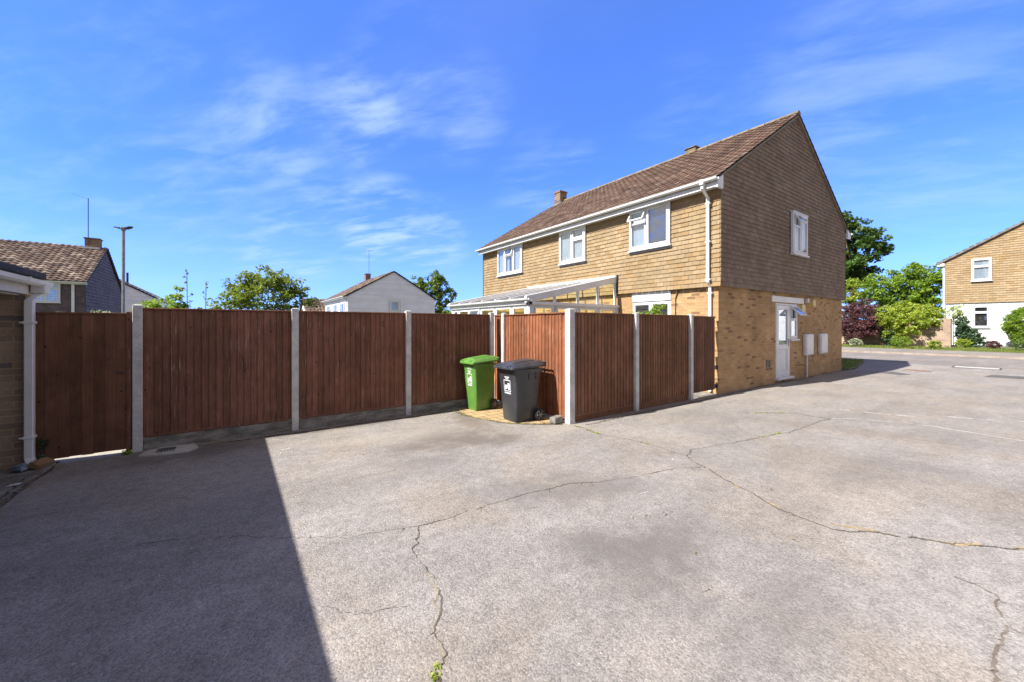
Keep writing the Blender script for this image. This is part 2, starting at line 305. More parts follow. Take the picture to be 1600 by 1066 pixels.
def fin(me, rs, sm, faces, verts):
    ca = me.color_attributes.new('Col', 'FLOAT_COLOR', 'CORNER'); uvl = me.uv_layers.new(name='UVMap')
    col = []; uv = []
    V = [Vector(p) for p in verts]
    for f, r in zip(faces, rs):
        p = [V[i] for i in f]; n = Vector((0, 0, 0))
        for i in range(1, len(p) - 1): n += (p[i] - p[0]).cross(p[i + 1] - p[0])
        ax = max(range(3), key=lambda k: abs(n[k]))
        for q in p:
            col += [r[0], r[1], 0, 1]
            uv += [q.y, q.z] if ax == 0 else ([q.x, q.z] if ax == 1 else [q.x, q.y])
    ca.data.foreach_set('color', col); uvl.data.foreach_set('uv', uv)
    me.polygons.foreach_set('use_smooth', sm); me.update()

def tag(o, label, cat, group=None):
    o['label'] = label; o['category'] = cat
    if group: o['group'] = group
    return o
GROUPS = {'wheelie_bin': 'wheelie bins in the fence corner', 'low_shrub': 'low shrubs along the grass verge', 'tall_weed': 'weed stalks above the fence', 'manhole_cover': 'inspection covers in the tarmac', 'fence': 'brown closeboard fences', 'gate': 'brown wooden gates', 'house': 'houses of the estate', 'weed': 'weeds at the fence foot'}
def thing(name, loc, label, cat, group=None):
    o = bpy.data.objects.new(name, None); COL.objects.link(o); o.location = loc; o.empty_display_size = .2
    return tag(o, label, cat, group or GROUPS.get(name))
def struct(o, kind='structure'): o['kind'] = kind; return o
def F_u(u0): return lambda a, d, z: (u0 - d, a, z)       # a wall that faces -u (x)
def F_v(v0): return lambda a, d, z: (a, v0 - d, z)       # a wall that faces -v (y)
def F_U(u0): return lambda a, d, z: (u0 + d, a, z)
def F_V(v0): return lambda a, d, z: (a, v0 + d, z)
def part(name, mat, parent, fn, xf=None, bevel=0, seg=1):
    m = MB(xf); fn(m); return m.build(name, mat, parent, bevel, seg)
def bx(name, mat, parent, *b, xf=None, bevel=0): return part(name, mat, parent, lambda m: m.box(*b), xf, bevel)

# ------------------------------------------------------------------ ground
def gz(x, y): return .025 * min(max(x - 10, 0), 16) - min(max((y - 12) * .04, 0), .9)
def grid(a, b, br, step):
    s = sorted(set([a, b] + [t for t in br if a < t < b])); o = []
    for p, q in zip(s, s[1:]):
        n = max(1, int(math.ceil((q - p) / step))); o += [p + (q - p) * i / n for i in range(n)]
    return o + [b]
def sheet(name, mat, x0, x1, y0, y1, dz=0., thick=0., step=400.):
    m = MB(); X = grid(x0, x1, (10, 26), step); Y = grid(y0, y1, (12, 34.5), step)
    n = len(Y); vs = [(x, y, gz(x, y) + dz) for x in X for y in Y]
    fs = [(i * n + j, (i + 1) * n + j, (i + 1) * n + j + 1, i * n + j + 1) for i in range(len(X) - 1) for j in range(n - 1)]
    m.add(vs, fs)
    if thick:
        per = [(x, y0) for x in X] + [(x1, y) for y in Y[1:]] + [(x, y1) for x in X[::-1][1:]] + [(x0, y) for y in Y[::-1][1:-1]]
        k = len(per); m.add([(x, y, gz(x, y) + dz) for x, y in per] + [(x, y, gz(x, y) + dz - thick) for x, y in per], [(i, (i + 1) % k, k + (i + 1) % k, k + i) for i in range(k)])
    return struct(m.build(name, mat))
sheet('ground', M_GRASS, -400, 400, -400, 400, -.035)
sheet('courtyard', M_ASPH, -10.92, 13.0, -60, 2.18, 0)
sheet('road', M_ROAD, 13.0, 17.6, -80, 80, .002)
sheet('kerb', surf('kerb_stone', (.24, .19, .15), (.33, .27, .22), ns=3, fine=30), 17.6, 17.75, -80, 80, .09, .12)
sheet('pavement', M_PAVE, 17.75, 20.3, -80, 80, .08, .1)
sheet('grass_verge', M_GRASS, 20.3, 25.25, -30, 30, .09, .1)
sheet('garage_floor', M_CONCD, -16, -11.1, -8.0, 2.1, .004)
sheet('garden_path', surf('pale_path', (.32, .28, .20), (.40, .36, .27), ns=5, fine=40), -11.1, -10.3, 2.19, 6.0, -.005)
sheet('garden_patio', M_CONCD, -4.7, -.0, .1, 8.0, .006)
# edging strips by the garage
m = MB()
y = -6.0
while y < 2.0:
    l = .915; m.box(-11.10, y, -.05, -10.93, min(y + l - .012, 2.08), .012); y += l
struct(m.build('garage_threshold', M_CONCD, bevel=.006))
# lawn at the far side of the house
m = MB()
pl = [(8.72, -.18), (9.4, -.2), (12.6, .28), (12.9, .6), (12.9, 9), (8.72, 9)]
m.add([(x, y, gz(x, y) + .05) for x, y in pl] + [(x, y, gz(x, y) - .05) for x, y in pl], [tuple(range(6))] + [(i, (i + 1) % 6, 6 + (i + 1) % 6, 6 + i) for i in range(6)])
struct(m.build('lawn', M_GRASS))
def blades(name, area, n, h, seed):
    rs = np.random.RandomState(seed); m = MB()
    for i in range(n):
        x, y = area(rs)
        a = rs.rand() * 6.28; hh = h * (.5 + rs.rand()); dx, dy = math.cos(a) * .012, math.sin(a) * .012; z = gz(x, y) + area.z
        lx, ly = (rs.rand(2) - .5) * hh * .9
        m.add([(x - dx, y - dy, z), (x + dx, y + dy, z), (x + lx, y + ly, z + hh)], [(0, 1, 2)], (rs.rand(), rs.rand()))
    o = m.build(name, M_BLADE); o['kind'] = 'stuff'; return o
def rect_area(x0, x1, y0, y1, z):
    f = lambda rs: (x0 + rs.rand() * (x1 - x0), y0 + rs.rand() * (y1 - y0)); f.__dict__['z'] = z; return f
class Area:
    def __init__(s, x0, x1, y0, y1, z, line=None): s.b = (x0, x1, y0, y1); s.z = z; s.line = line
    def __call__(s, rs):
        while True:
            x = s.b[0] + rs.rand() * (s.b[1] - s.b[0]); y = s.b[2] + rs.rand() * (s.b[3] - s.b[2])
            if s.line is None or s.line(x, y): return x, y
blades('grass', Area(20.32, 22.6, -6, 5, .09), 9000, .07, 1)
blades('grass', Area(8.8, 12.8, -.15, 2.4, .05, lambda x, y: y > -.15 + max(0, x - 9.4) * .14), 4200, .06, 2)

# paving under the bins
m = MB(); pl = [(-5.76, 2.06), (-5.86, 1.45), (-5.74, .98), (-5.55, .55), (-5.15, .2), (-4.84, .06), (-4.80, 2.06)]
m.add([(x, y, .012) for x, y in pl] + [(x, y, -.03) for x, y in pl], [tuple(range(7))] + [(i, (i + 1) % 7, 7 + (i + 1) % 7, 7 + i) for i in range(7)])
struct(m.build('paving', M_SLAB))

# cracks in the asphalt
def crack(pts, wd, mat, seed, dz=.003, wj=.75, name='asphalt_crack', gaps=0.):
    rs = random.Random(seed); P = []
    for (a, b) in zip(pts, pts[1:]):
        L = math.dist(a, b); n = max(2, int(L / .016))
        P += [(a[0] + (b[0] - a[0]) * i / n, a[1] + (b[1] - a[1]) * i / n) for i in range(n)]
    P.append(pts[-1]); m = MB(); off = 0.; off2 = 0.; sw = .5; run = []
    def flush(run):
        if len(run) > 1: m.add([q for pr in run for q in pr], [(2 * i, 2 * i + 1, 2 * i + 3, 2 * i + 2) for i in range(len(run) - 1)])
    skip = 0
    for i, p in enumerate(P):
        q = P[min(i + 2, len(P) - 1)]; o = P[max(i - 2, 0)]; dx, dy = q[0] - o[0], q[1] - o[1]; l = math.hypot(dx, dy) or 1
        nx, ny = -dy / l, dx / l; off = off * .97 + rs.gauss(0, .0055); off2 = rs.gauss(0, .0022); sw = min(1, max(0, sw * .96 + .02 + rs.gauss(0, .09)))
        w = wd * (1 - wj * .8 + wj * 1.7 * sw) * rs.uniform(.55, 1.35)
        if skip: skip -= 1; continue
        if rs.random() < gaps * .08 + .006: flush(run); run = []; skip = rs.randint(1, 3) if gaps == 0 else rs.randint(4, 22); continue
        c = (p[0] + nx * (off + off2), p[1] + ny * (off + off2)); z = gz(*c) + dz; e1, e2 = rs.uniform(.3, .7), rs.uniform(.3, .7)
        run.append(((c[0] + nx * w * e1, c[1] + ny * w * e1, z), (c[0] - nx * w * e2, c[1] - ny * w * e2, z)))
        if rs.random() < .035 and gaps == 0 and wd < .02:       # short side crack
            t = rs.choice((-1, 1)); L = rs.uniform(.03, .11); a = (c[0] + (nx * t + dx / l * .6) * L, c[1] + (ny * t + dy / l * .6) * L)
            m.add([(c[0] + dx / l * .003, c[1] + dy / l * .003, z), (c[0] - dx / l * .003, c[1] - dy / l * .003, z), (*a, z)], [(0, 1, 2)])
    flush(run)
    return struct(m.build(name, mat))
C1 = [(-4.79, -.12), (-4.82, -.5), (-4.85, -.85), (-4.68, -1.39), (-4.72, -2.01), (-5.15, -2.75), (-5.36, -3.28), (-5.36, -3.64), (-5.15, -3.96), (-4.91, -4.26), (-4.6, -4.6), (-4.2, -5.1)]
C3 = [(-4.95, -2.32), (-5.2, -2.2), (-5.87, -2.07), (-6.44, -1.85), (-6.93, -1.75), (-7.57, -1.77), (-8.04, -1.72)]
C3b = [(-8.04, -1.72), (-8.23, -2.01), (-8.22, -2.31), (-8.26, -2.59), (-8.40, -2.81), (-8.42, -2.95), (-8.54, -3.10), (-8.6, -3.4)]
crack(C1[:5], .008, M_CRACK, 1); crack(C1[4:], .015, M_CRACK, 2, .003)
crack(C1[5:], .030, M_STRAW, 12, .0018, .9, gaps=.5)
crack(C3, .007, M_CRACK, 3); crack(C3b, .007, M_CRACK, 4); crack(C3b[2:], .008, M_STRAW, 5, .0018, 1., gaps=.4)
crack([(-8.04, -1.72), (-8.56, -1.56), (-8.99, -1.2), (-9.39, -.92), (-9.8, -.75)], .0045, M_CRACK, 6)
crack([(-.89, -2.38), (-2.45, -2.27), (-3.59, -2.07), (-4.41, -1.93), (-4.72, -2.01)], .010, M_CRACK, 7)
crack([(-1.6, -1.3), (-.9, -1.8), (-.89, -2.38)], .012, M_CRACK, 17)
crack([(-.89, -2.38), (-.62, -2.57), (-.17, -3.42), (-.34, -4.36), (-.5, -6)], .03, surf('pale_scrape', (.36, .33, .3), (.42, .39, .35)), 8)
crack([(-5.5, -4.3), (-5.55, -4.48), (-5.92, -4.54), (-6.23, -4.5), (-6.46, -4.53), (-6.9, -4.7)], .011, surf('faint_crack', (.13, .10, .075), (.20, .165, .13), ns=9), 9, wj=.4)
crack([(-8.45, -2.55), (-8.62, -2.45), (-8.8, -2.25)], .0025, M_CRACK, 11)
crack([(-10.2, 1.98), (-8.5, 1.93), (-6.8, 1.97), (-5.9, 1.95), (-5.88, 1.45), (-5.76, .98), (-5.58, .52), (-5.15, .16), (-4.9, .0)], .055, M_CRACK, 13, .0022, .6, 'dirt_line')
crack([(-4.6, -.22), (-3.0, -.2), (-1.0, -.17), (2.0, -.08), (5.5, -.1), (8.5, -.1)], .05, M_CRACK, 14, .0022, .6, 'dirt_line')
crack([(-10.9, 1.9), (-10.9, .2), (-10.9, -3)], .02, M_CRACK, 15, .0145, .7, 'dirt_line')
crack([(-11.0, 2.0), (-11.0, .2), (-11.0, -3)], .012, M_CRACK, 16, .0145, .7, 'dirt_line')
# repair patches in the tarmac
def patch(name, mat, pts, dz=.004):
    m = MB(); m.add([(x, y, gz(x, y) + dz) for x, y in pts], [tuple(range(len(pts)))]); return struct(m.build(name, mat))
patch('asphalt_patch', M_PATCH, [(9.9, -3.2), (10.7, -3.3), (10.75, -4.2), (10.0, -4.3)])
patch('asphalt_patch', M_PATCH, [(8.3, -1.6), (8.8, -1.0), (9.4, -1.2), (8.9, -1.75)])
# paint scrapes
def scrape(x, y, l, a, wd=.012):
    crack([(x, y), (x + l * .5 * math.cos(a), y + l * .5 * math.sin(a)), (x + l * math.cos(a + .2), y + l * math.sin(a + .2))], wd, M_PAPER, int(x * 100), .0035, .9, 'paint_scrape', .3)
for a in ((-6.10, -2.36, .12, -.5, .006), (-5.0, -2.0, .08, .2, .006), (-8.9, 1.0, .14, -.2, .008), (-8.75, 1.12, .10, .1, .008), (1.0, -3.5, 1.3, -1.2, .02), (.2, -2.2, 1.0, -1.4, .015), (.8, -5.2, .9, -1.5, .02)): scrape(*a)

# ------------------------------------------------------------------ shared builders
def tiles(m, a0, a1, z0, z1, ch, tw, holes=(), lim=None, d0=.0, jit=.0035, thick=.016, kick=0., wob=0.):
    n = int(round((z1 - z0) / ch)); ch = (z1 - z0) / n
    for i in range(n):
        zb = z0 + i * ch; zt = zb + ch
        la0, la1 = lim(zb) if lim else (a0, a1); lb0, lb1 = lim(zt) if lim else (a0, a1)
        if la1 - la0 < .02: continue
        off = (i % 2) * tw * .5; a = a0 - off; kk = kick * max(0, 1 - i / 2.5)
        while a < a1:
            s, e = a + .0024, a + tw - .0024; a += tw; j = random.uniform(-jit, jit); zj = random.uniform(-wob, wob)
            cells = [(s, e)]
            for (h0, h1, hz0, hz1) in holes:
                if zb + ch * .5 > hz0 and zb + ch * .5 < hz1:
                    nc = []
                    for (p, q) in cells:
                        if q <= h0 or p >= h1: nc.append((p, q)); continue
                        if p < h0: nc.append((p, h0))
                        if q > h1: nc.append((h1, q))
                    cells = nc
            r = (random.random(), random.random())
            for (p, q) in cells:
                pb, qb = max(p, la0), min(q, la1); pt, qt = max(p, lb0), min(q, lb1)
                if qb - pb < .003: continue
                if qt < pt: pt = qt = min(max((pt + qt) / 2, lb0), lb1)
                db = d0 + thick + .012 + j + kk; dt = d0 + .010 + j * .3 + kk * .7
                zz = zb + zj
                m.add([(pb, db, zz), (qb, db, zz), (qt, dt, zt + .004), (pt, dt, zt + .004), (pb, db - thick, zz), (qb, db - thick, zz)], [(0, 1, 2, 3), (0, 4, 5, 1)], r)
def roof_slope(m, o, A, La, Sv, Ls, gauge=.3, pitch=.2, amp=.022, step=.028, ns=6, clipv=None):
    o = Vector(o); A = Vector(A); Sv = Vector(Sv).normalized(); N = A.cross(Sv).normalized()
    if N.z < 0: N = -N
    nc = max(1, int(round(Ls / gauge))); gauge = Ls / nc; nt_ = int(round(La / pitch)); pitch = La / nt_
    for i in range(nc):
        for k in range(nt_):
            r = (random.random(), random.random()); jl = random.uniform(-.004, .004); vs = []
            for q in range(ns + 1):
                a = (k + q / ns) * pitch; t = q / ns; h = amp * (math.sin(PI * t) ** 2 if t < 1 else 0)
                for (sv, hh) in ((i * gauge - .03, h + step + jl), ((i + 1) * gauge, h + .002), (i * gauge - .03, h + jl)):
                    vs.append(tuple(o + A * a + Sv * sv + N * hh))
            fs = []
            for q in range(ns): b = q * 3; fs += [(b, b + 3, b + 4, b + 1), (b, b + 2, b + 5, b + 3)]
            m.add(vs, fs, r)
def walls(m, a0, a1, z0, z1, dep, holes):       # wall slab in (a,d,z) between d=-dep and 0 with rectangular holes
    A = sorted(set([a0, a1] + [h for q in holes for h in q[:2]])); Z = sorted(set([z0, z1] + [h for q in holes for h in q[2:]]))
    def solid(i, j):
        ca, cz = (A[i] + A[i + 1]) / 2, (Z[j] + Z[j + 1]) / 2
        return not any(h[0] < ca < h[1] and h[2] < cz < h[3] for h in holes)
    r = (.5, .5)
    for i in range(len(A) - 1):
        for j in range(len(Z) - 1):
            if solid(i, j): m.add([(A[i], 0, Z[j]), (A[i + 1], 0, Z[j]), (A[i + 1], 0, Z[j + 1]), (A[i], 0, Z[j + 1])], [(0, 1, 2, 3)], r)
    for (h0, h1, g0, g1) in holes:
        m.add([(h0, 0, g0), (h1, 0, g0), (h1, 0, g1), (h0, 0, g1), (h0, -dep, g0), (h1, -dep, g0), (h1, -dep, g1), (h0, -dep, g1)],
              [(0, 1, 5, 4), (1, 2, 6, 5), (2, 3, 7, 6), (3, 0, 4, 7)], r)
def window(root, xf, a0, a1, z0, z1, lights, df=(.02, .075), sill=None, curtain=(), back=.0, fw=.055, glass=None, deep=M_ROOM, name='window', sill_mat=None):
    """lights: (a0,a1,z0,z1,open_deg) in metres; drawn as sashes within the frame"""
    m = MB(xf); m.ring(a0, df[0], z0, a1, df[1], z1, fw)
    xs = sorted(set(round(l[0], 3) for l in lights if l[0] > a0 + .1))
    for x in xs: m.box(x - .025, df[0], z0 + fw, x + .025, df[1] - .002, z1 - fw)
    for l in lights:
        if l[2] > z0 + .1: m.box(l[0] + .025, df[0], l[2] - .022, l[1] - .025, df[1] - .004, l[2] + .022)
    fr = m.build(name, M_WHITE, root, bevel=.006)
    gm = MB(xf); 
    for (p, q, r, s, op) in lights:
        sw = .038; i0, i1, j0, j1 = p + (fw if p - a0 < .02 else .026), q - (fw if a1 - q < .02 else .026), r + (fw if r - z0 < .02 else .023), s - (fw if z1 - s < .02 else .023)
        if op:
            an = math.radians(op); zt = j1
            def rot(a, d, z, an=an, zt=zt): dz = z - zt; return xf(a, d * math.cos(an) - dz * math.sin(an) + df[1] * (1 - math.cos(an)) + .01, zt + dz * math.cos(an) + (d - df[1]) * math.sin(an))
            sm = MB(rot); sm.ring(i0 - .01, df[1] - .03, j0 - .01, i1 + .01, df[1] + .012, j1, sw)
            sh = sm.build('casement', M_WHITE, fr, bevel=.005)
            g2 = MB(rot); g2.box(i0 + .03, df[1] - .012, j0 + .03, i1 - .03, df[1] - .008, j1 - .03); g2.build('pane', glass or M_GLASS, fr)
        else:
            sm = MB(xf); sm.ring(i0, df[1] - .04, j0, i1, df[1] + .012, j1, sw); sm.build('casement', M_WHITE, fr, bevel=.005)
            gm.box(i0 + sw, df[1] - .016, j0 + sw, i1 - sw, df[1] - .012, j1 - sw)
    if gm.v: gm.build('pane', glass or M_GLASS, fr)
    if deep: bx('room_backing', deep, fr, a0 + .01, back, z0 + .01, a1 - .01, back + .006, z1 - .01, xf=xf)  # sheet behind the glass, its dark colour standing in for room shade
    for (p, q) in curtain:
        cm = MB(xf); n = max(3, int((q - p) / .03)); vs = []
        for i in range(n + 1):
            a = p + (q - p) * i / n; d = back + .018 + .008 * math.sin(i * 1.9)
            vs += [(a, d, z0 + .03), (a, d, z1 - .03)]
        cm.add(vs, [(2 * i, 2 * i + 2, 2 * i + 3, 2 * i + 1) for i in range(n)], sm=True); cm.build('curtain', M_CURT, fr)
    if sill: bx('sill', sill_mat or M_WHITE, fr, a0 - .03, df[0], z0 - .045, a1 + .03, df[1] + sill, z0 - .001, xf=xf, bevel=.004)
    return fr
def rrect(cx, cy, z, wx, wy, rad, k=4):
    pts = []
    for (sx, sy, a) in ((1, 1, 0), (-1, 1, 90), (-1, -1, 180), (1, -1, 270)):
        for i in range(k + 1):
            t = math.radians(a + 90 * i / k); pts.append((cx + sx * (wx / 2 - rad) + math.cos(t) * rad, cy + sy * (wy / 2 - rad) + math.sin(t) * rad, z))
    return pts
def gutter(m, p0, p1, side, r=.055):       # open trough along a straight line, side = outward unit vector
    p0, p1, side = Vector(p0), Vector(p1), Vector(side); up = Vector((0, 0, 1)); R = []
    prof = [(-r, 0), (-r, -.02), (-r * .9, -r * .8), (-r * .4, -r * 1.15), (r * .4, -r * 1.15), (r * .9, -r * .75), (r, -.01), (r * 1.08, 0), (r * .9, 0), (r * .8, -r * .65), (0, -r * .98), (-r * .8, -r * .65), (-r * .85, 0)]
    for p in (p0, p1): R.append([tuple(p + side * a + up * b) for a, b in prof])
    m.loft(R)
def aerial(root, x, y, z0, z1, ang, name='television_aerial'):
    m = MB(); m.tube([(x, y, z0), (x, y, z1)], .022, 6)
    c, s = math.cos(ang), math.sin(ang); L = .55
    m.tube([(x - c * L, y - s * L, z1 - .05), (x + c * L, y + s * L, z1 - .05)], .012, 5)
    for i in range(8):
        t = -L + i * 2 * L / 7; h = .09 + .012 * i
        m.tube([(x + c * t - s * h, y + s * t + c * h, z1 - .05), (x + c * t + s * h, y + s * t - c * h, z1 - .05)], .007, 4)
    m.tube([(x - c * L, y - s * L, z1 - .25), (x - c * L, y - s * L, z1 + .15)], .012, 5)
    return m.build(name, M_DKMET, root)

# ------------------------------------------------------------------ main house
H = thing('house', (4.3, 5.0, 0), 'large two-storey house hung with buff tiles above yellow brick, next to the wooden fence', 'house')
WU, WV, TV = 8.66, 10.4, 10.45
ZJ, ZE, ZR, UR = 2.55, 4.80, 7.86, 4.35
front_h = [(1.22, 2.42, 1.1, 2.26)]
part('brick_wall', M_BRICK, H, lambda m: walls(m, 0, WV, -.1, ZJ + .08, .12, front_h), F_u(0))
part('brick_wall', M_BRICK, H, lambda m: walls(m, 0, WU, -.1, ZJ + .08, .12, [(3.12, 4.08, .13, 2.24), (4.08, 4.64, 1.2, 2.24)]), F_v(0))
part('brick_wall', M_BRICK, H, lambda m: (m.quad((WU, 0, -.1), (WU, WV, -.1), (WU, WV, ZJ + .08), (WU, 0, ZJ + .08)), m.quad((0, WV, -.1), (WU, WV, -.1), (WU, WV, ZJ + .08), (0, WV, ZJ + .08))))
# upper storey core
sl = (ZR - 4.95) / (UR + .38)
def rz(u): return ZR - sl * abs(u - UR)
core = [(-.06, ZJ), (WU + .06, ZJ), (WU + .06, rz(WU + .06) - .07), (UR, ZR - .07), (-.06, rz(-.06) - .07)]
part('upper_wall', M_DARK, H, lambda m: m.prism(core, -.06, TV, 1))
wins = [(1.17, 2.43, 3.70, 4.76), (4.12, 5.33, 3.70, 4.76), (7.46, 9.2, 3.70, 4.76)]
wins = [(1.17, 2.43, 3.70, 4.80), (4.14, 5.36, 3.70, 4.80), (7.50, 9.22, 3.70, 4.80)]
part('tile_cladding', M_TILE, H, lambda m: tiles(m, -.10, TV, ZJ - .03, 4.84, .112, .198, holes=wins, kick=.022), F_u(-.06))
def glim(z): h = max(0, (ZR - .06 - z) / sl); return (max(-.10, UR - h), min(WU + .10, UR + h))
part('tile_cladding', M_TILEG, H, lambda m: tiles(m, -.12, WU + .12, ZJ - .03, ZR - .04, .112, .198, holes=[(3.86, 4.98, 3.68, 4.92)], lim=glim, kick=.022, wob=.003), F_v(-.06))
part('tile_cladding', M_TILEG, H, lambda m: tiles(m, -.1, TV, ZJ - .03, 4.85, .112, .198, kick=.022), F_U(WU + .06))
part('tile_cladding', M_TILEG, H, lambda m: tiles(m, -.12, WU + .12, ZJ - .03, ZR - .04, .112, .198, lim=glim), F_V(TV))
# roof
V0, V1 = -.15, 10.52
def rf(m):
    t = Vector((UR + .38, 0, ZR - 4.95)); L = t.length
    roof_slope(m, (-.38, V0, 4.95), (0, 1, 0), V1 - V0, t, L, .262, .205)
    t2 = Vector((-(UR + .38), 0, ZR - 4.95)); roof_slope(m, (2 * UR + .38, V0, 4.95), (0, 1, 0), V1 - V0, t2, L, .262, .205)
R = part('roof', M_ROOF, H, rf)
e = .03
part('roof_deck', M_VERGE, H, lambda m: m.prism([(-.36, 4.95 - e), (UR, ZR - e * 1.2), (2 * UR + .36, 4.95 - e), (2 * UR + .36, 4.95 - e - .05), (UR, ZR - e - .075), (-.36, 4.95 - e - .05)], V0 + .02, V1 - .02, 1))
def ridge(m, x, z, y0, y1, r=.115, L=.45):
    y = y0
    while y < y1:
        ye = min(y + L - .012, y1); R_ = []
        for yy in (y, ye):
            R_.append([(x + r * math.cos(t), yy, z - .04 + r * .85 * math.sin(t)) for t in [PI * i / 8 for i in range(9)]] + [(x - r * .8, yy, z - .05), (x + r * .8, yy, z - .05)])
        m.loft(R_); y += L
part('ridge_tiles', M_RIDGE, R, lambda m: ridge(m, UR, ZR + .02, V0, V1))
part('roof_vent', M_RIDGE, R, lambda m: (m.box(UR - .16, 2.95, ZR - .05, UR + .16, 3.35, ZR + .13), m.box(UR - .2, 2.92, ZR + .13, UR + .2, 3.38, ZR + .165)), bevel=.01)
CH = part('chimney', M_CHIM, R, lambda m: (m.box(4.02, 9.88, 7.1, 4.46, 10.32, 8.26), m.box(3.99, 9.85, 8.26, 4.49, 10.35, 8.34)))
part('flashing', M_METAL, R, lambda m: m.add([(3.72, 9.8, 7.53), (4.04, 9.8, 7.73), (4.04, 10.36, 7.73), (3.72, 10.36, 7.53), (4.0, 9.86, 7.84), (4.0, 10.33, 7.84)], [(0, 1, 2, 3), (1, 2, 5, 4)]))
# eaves
part('fascia', M_WHITE, H, lambda m: (m.box(-.30, V0 + .03, 4.79, -.09, V1 - .04, 4.83), m.box(-.325, V0 + .02, 4.76, -.301, V1 - .03, 4.915)), bevel=.004)
part('fascia', M_WHITE, H, lambda m: m.box(WU + .1, V0 + .03, 4.77, WU + .4, V1 - .04, 4.915), bevel=.004)
part('eaves_end', M_WHITE, H, lambda m: m.prism([(-.33, 4.74), (-.085, 4.74), (-.085, 5.06), (-.12, 5.04), (-.33, 4.92)], V0 - .005, V0 + .045, 1), bevel=.003)
part('eaves_end', M_WHITE, H, lambda m: m.prism([(WU + .40, 4.74), (WU + .1, 4.74), (WU + .1, 5.04), (WU + .40, 4.9)], V0 - .005, V0 + .045, 1), bevel=.003)
GU = part('gutter', M_WHITE, H, lambda m: gutter(m, (-.392, V0 - .03, 4.955), (-.392, V1 + .03, 4.955), (-1, 0, 0), .062))
for y in (2.1, 4.1, 6.1, 8.1, 10.0): part('bracket', M_WHITE, GU, lambda m: gutter(m, (-.392, y, 4.960), (-.392, y + .05, 4.960), (-1, 0, 0), .069))
part('gutter', M_WHITE, H, lambda m: gutter(m, (2 * UR + .392, V0 - .03, 4.955), (2 * UR + .392, V1, 4.955), (1, 0, 0), .062))
vp = .17
def dpipe(m, w=.066):
    def seg(p, q):
        p, q = Vector(p), Vector(q); h = w / 2; R_ = []
        for c in (p, q): R_.append([(c.x - h, c.y - h, c.z), (c.x + h, c.y - h, c.z), (c.x + h, c.y + h, c.z), (c.x - h, c.y + h, c.z)])
        m.loft(R_)
    seg((-.392, vp, 4.90), (-.392, vp, 4.76)); seg((-.392, vp, 4.76), (-.15, vp, 4.60)); seg((-.15, vp, 4.60), (-.15, vp, 2.62))
    seg((-.15, vp, 2.62), (-.055, vp, 2.52)); seg((-.055, vp, 2.52), (-.055, vp, .05))
DP = part('downpipe', M_WHITE, H, dpipe, bevel=.008)
for x, z in ((-.145, 4.45), (-.145, 3.55), (-.145, 2.66), (-.05, 2.35), (-.05, 1.3), (-.05, .32)): part('bracket', M_WHITE, DP, lambda m: m.box(x - .042, vp - .056, z, x + .042, vp + .056, z + .04), bevel=.006)
part('hopper', M_WHITE, DP, lambda m: m.box(-.46, vp - .05, 4.84, -.34, vp + .05, 4.965), bevel=.01)
# front upper windows
def win3(a0, a1, z0, z1, kind):
    mids = (z0 + (z1 - z0) * .66)
    if kind == 'tee': c = (a0 + a1) / 2 + .06; L = [(a0, c, z0, z1, 0), (c, a1, z0, mids, 0), (c, a1, mids, z1, 30)]
    if kind == 'tee2': c = (a0 + a1) / 2 - .02; L = [(c, a1, z0, z1, 0), (a0, c, z0, mids, 0), (a0, c, mids, z1, 0)]
    if kind == 'three': t = (a1 - a0) / 3; L = [(a0, a0 + t, z0, z1, 0), (a0 + t, a0 + 2 * t, z0, mids, 0), (a0 + t, a0 + 2 * t, mids, z1, 14), (a0 + 2 * t, a1, z0, z1, 0)]
    return L
XW = F_u(-.06)
for (w_, kd, cu) in ((wins[0], 'tee', [(1.85, 2.36)]), (wins[1], 'tee2', [(4.2, 5.3)]), (wins[2], 'three', [(7.56, 8.0), (8.4, 9.16)])):
    window(H, XW, *w_, win3(*w_, kd), df=(.03, .088), sill=.02, curtain=cu, back=.004)
for w_ in wins: part('sill_flashing', M_METAL, H, lambda m: m.box(w_[0] - .03, .018, 3.60, w_[1] + .03, .045, 3.655), XW)
# gable upper window
gw = (3.88, 4.96, 3.70, 4.90)
cc = 4.40
window(H, F_v(-.06), *gw, [(gw[0], cc, 3.70, 4.52, 0), (gw[0], cc, 4.52, 4.90, 30), (cc, gw[1], 3.70, 4.90, 0)], df=(.03, .105), sill=.04, curtain=[(3.95, 4.35), (4.45, 4.9)], back=.004)
part('window_hood', M_WHITE, H, lambda m: m.box(3.86, .02, 4.90, 4.98, .12, 4.92), F_v(-.06))
# ground floor front window with a white panel above
gfw = part('window_panel', M_WHITE, H, lambda m: m.box(1.22, -.03, 2.262, 2.42, .03, 2.515), F_u(0), bevel=.005)
window(H, F_u(0), 1.22, 2.42, 1.1, 2.26, [(1.22, 1.82, 1.1, 2.26, 0), (1.82, 2.42, 1.1, 2.26, 0)], df=(-.06, .0), sill=.04, curtain=[], back=-.118, deep=M_DARK)
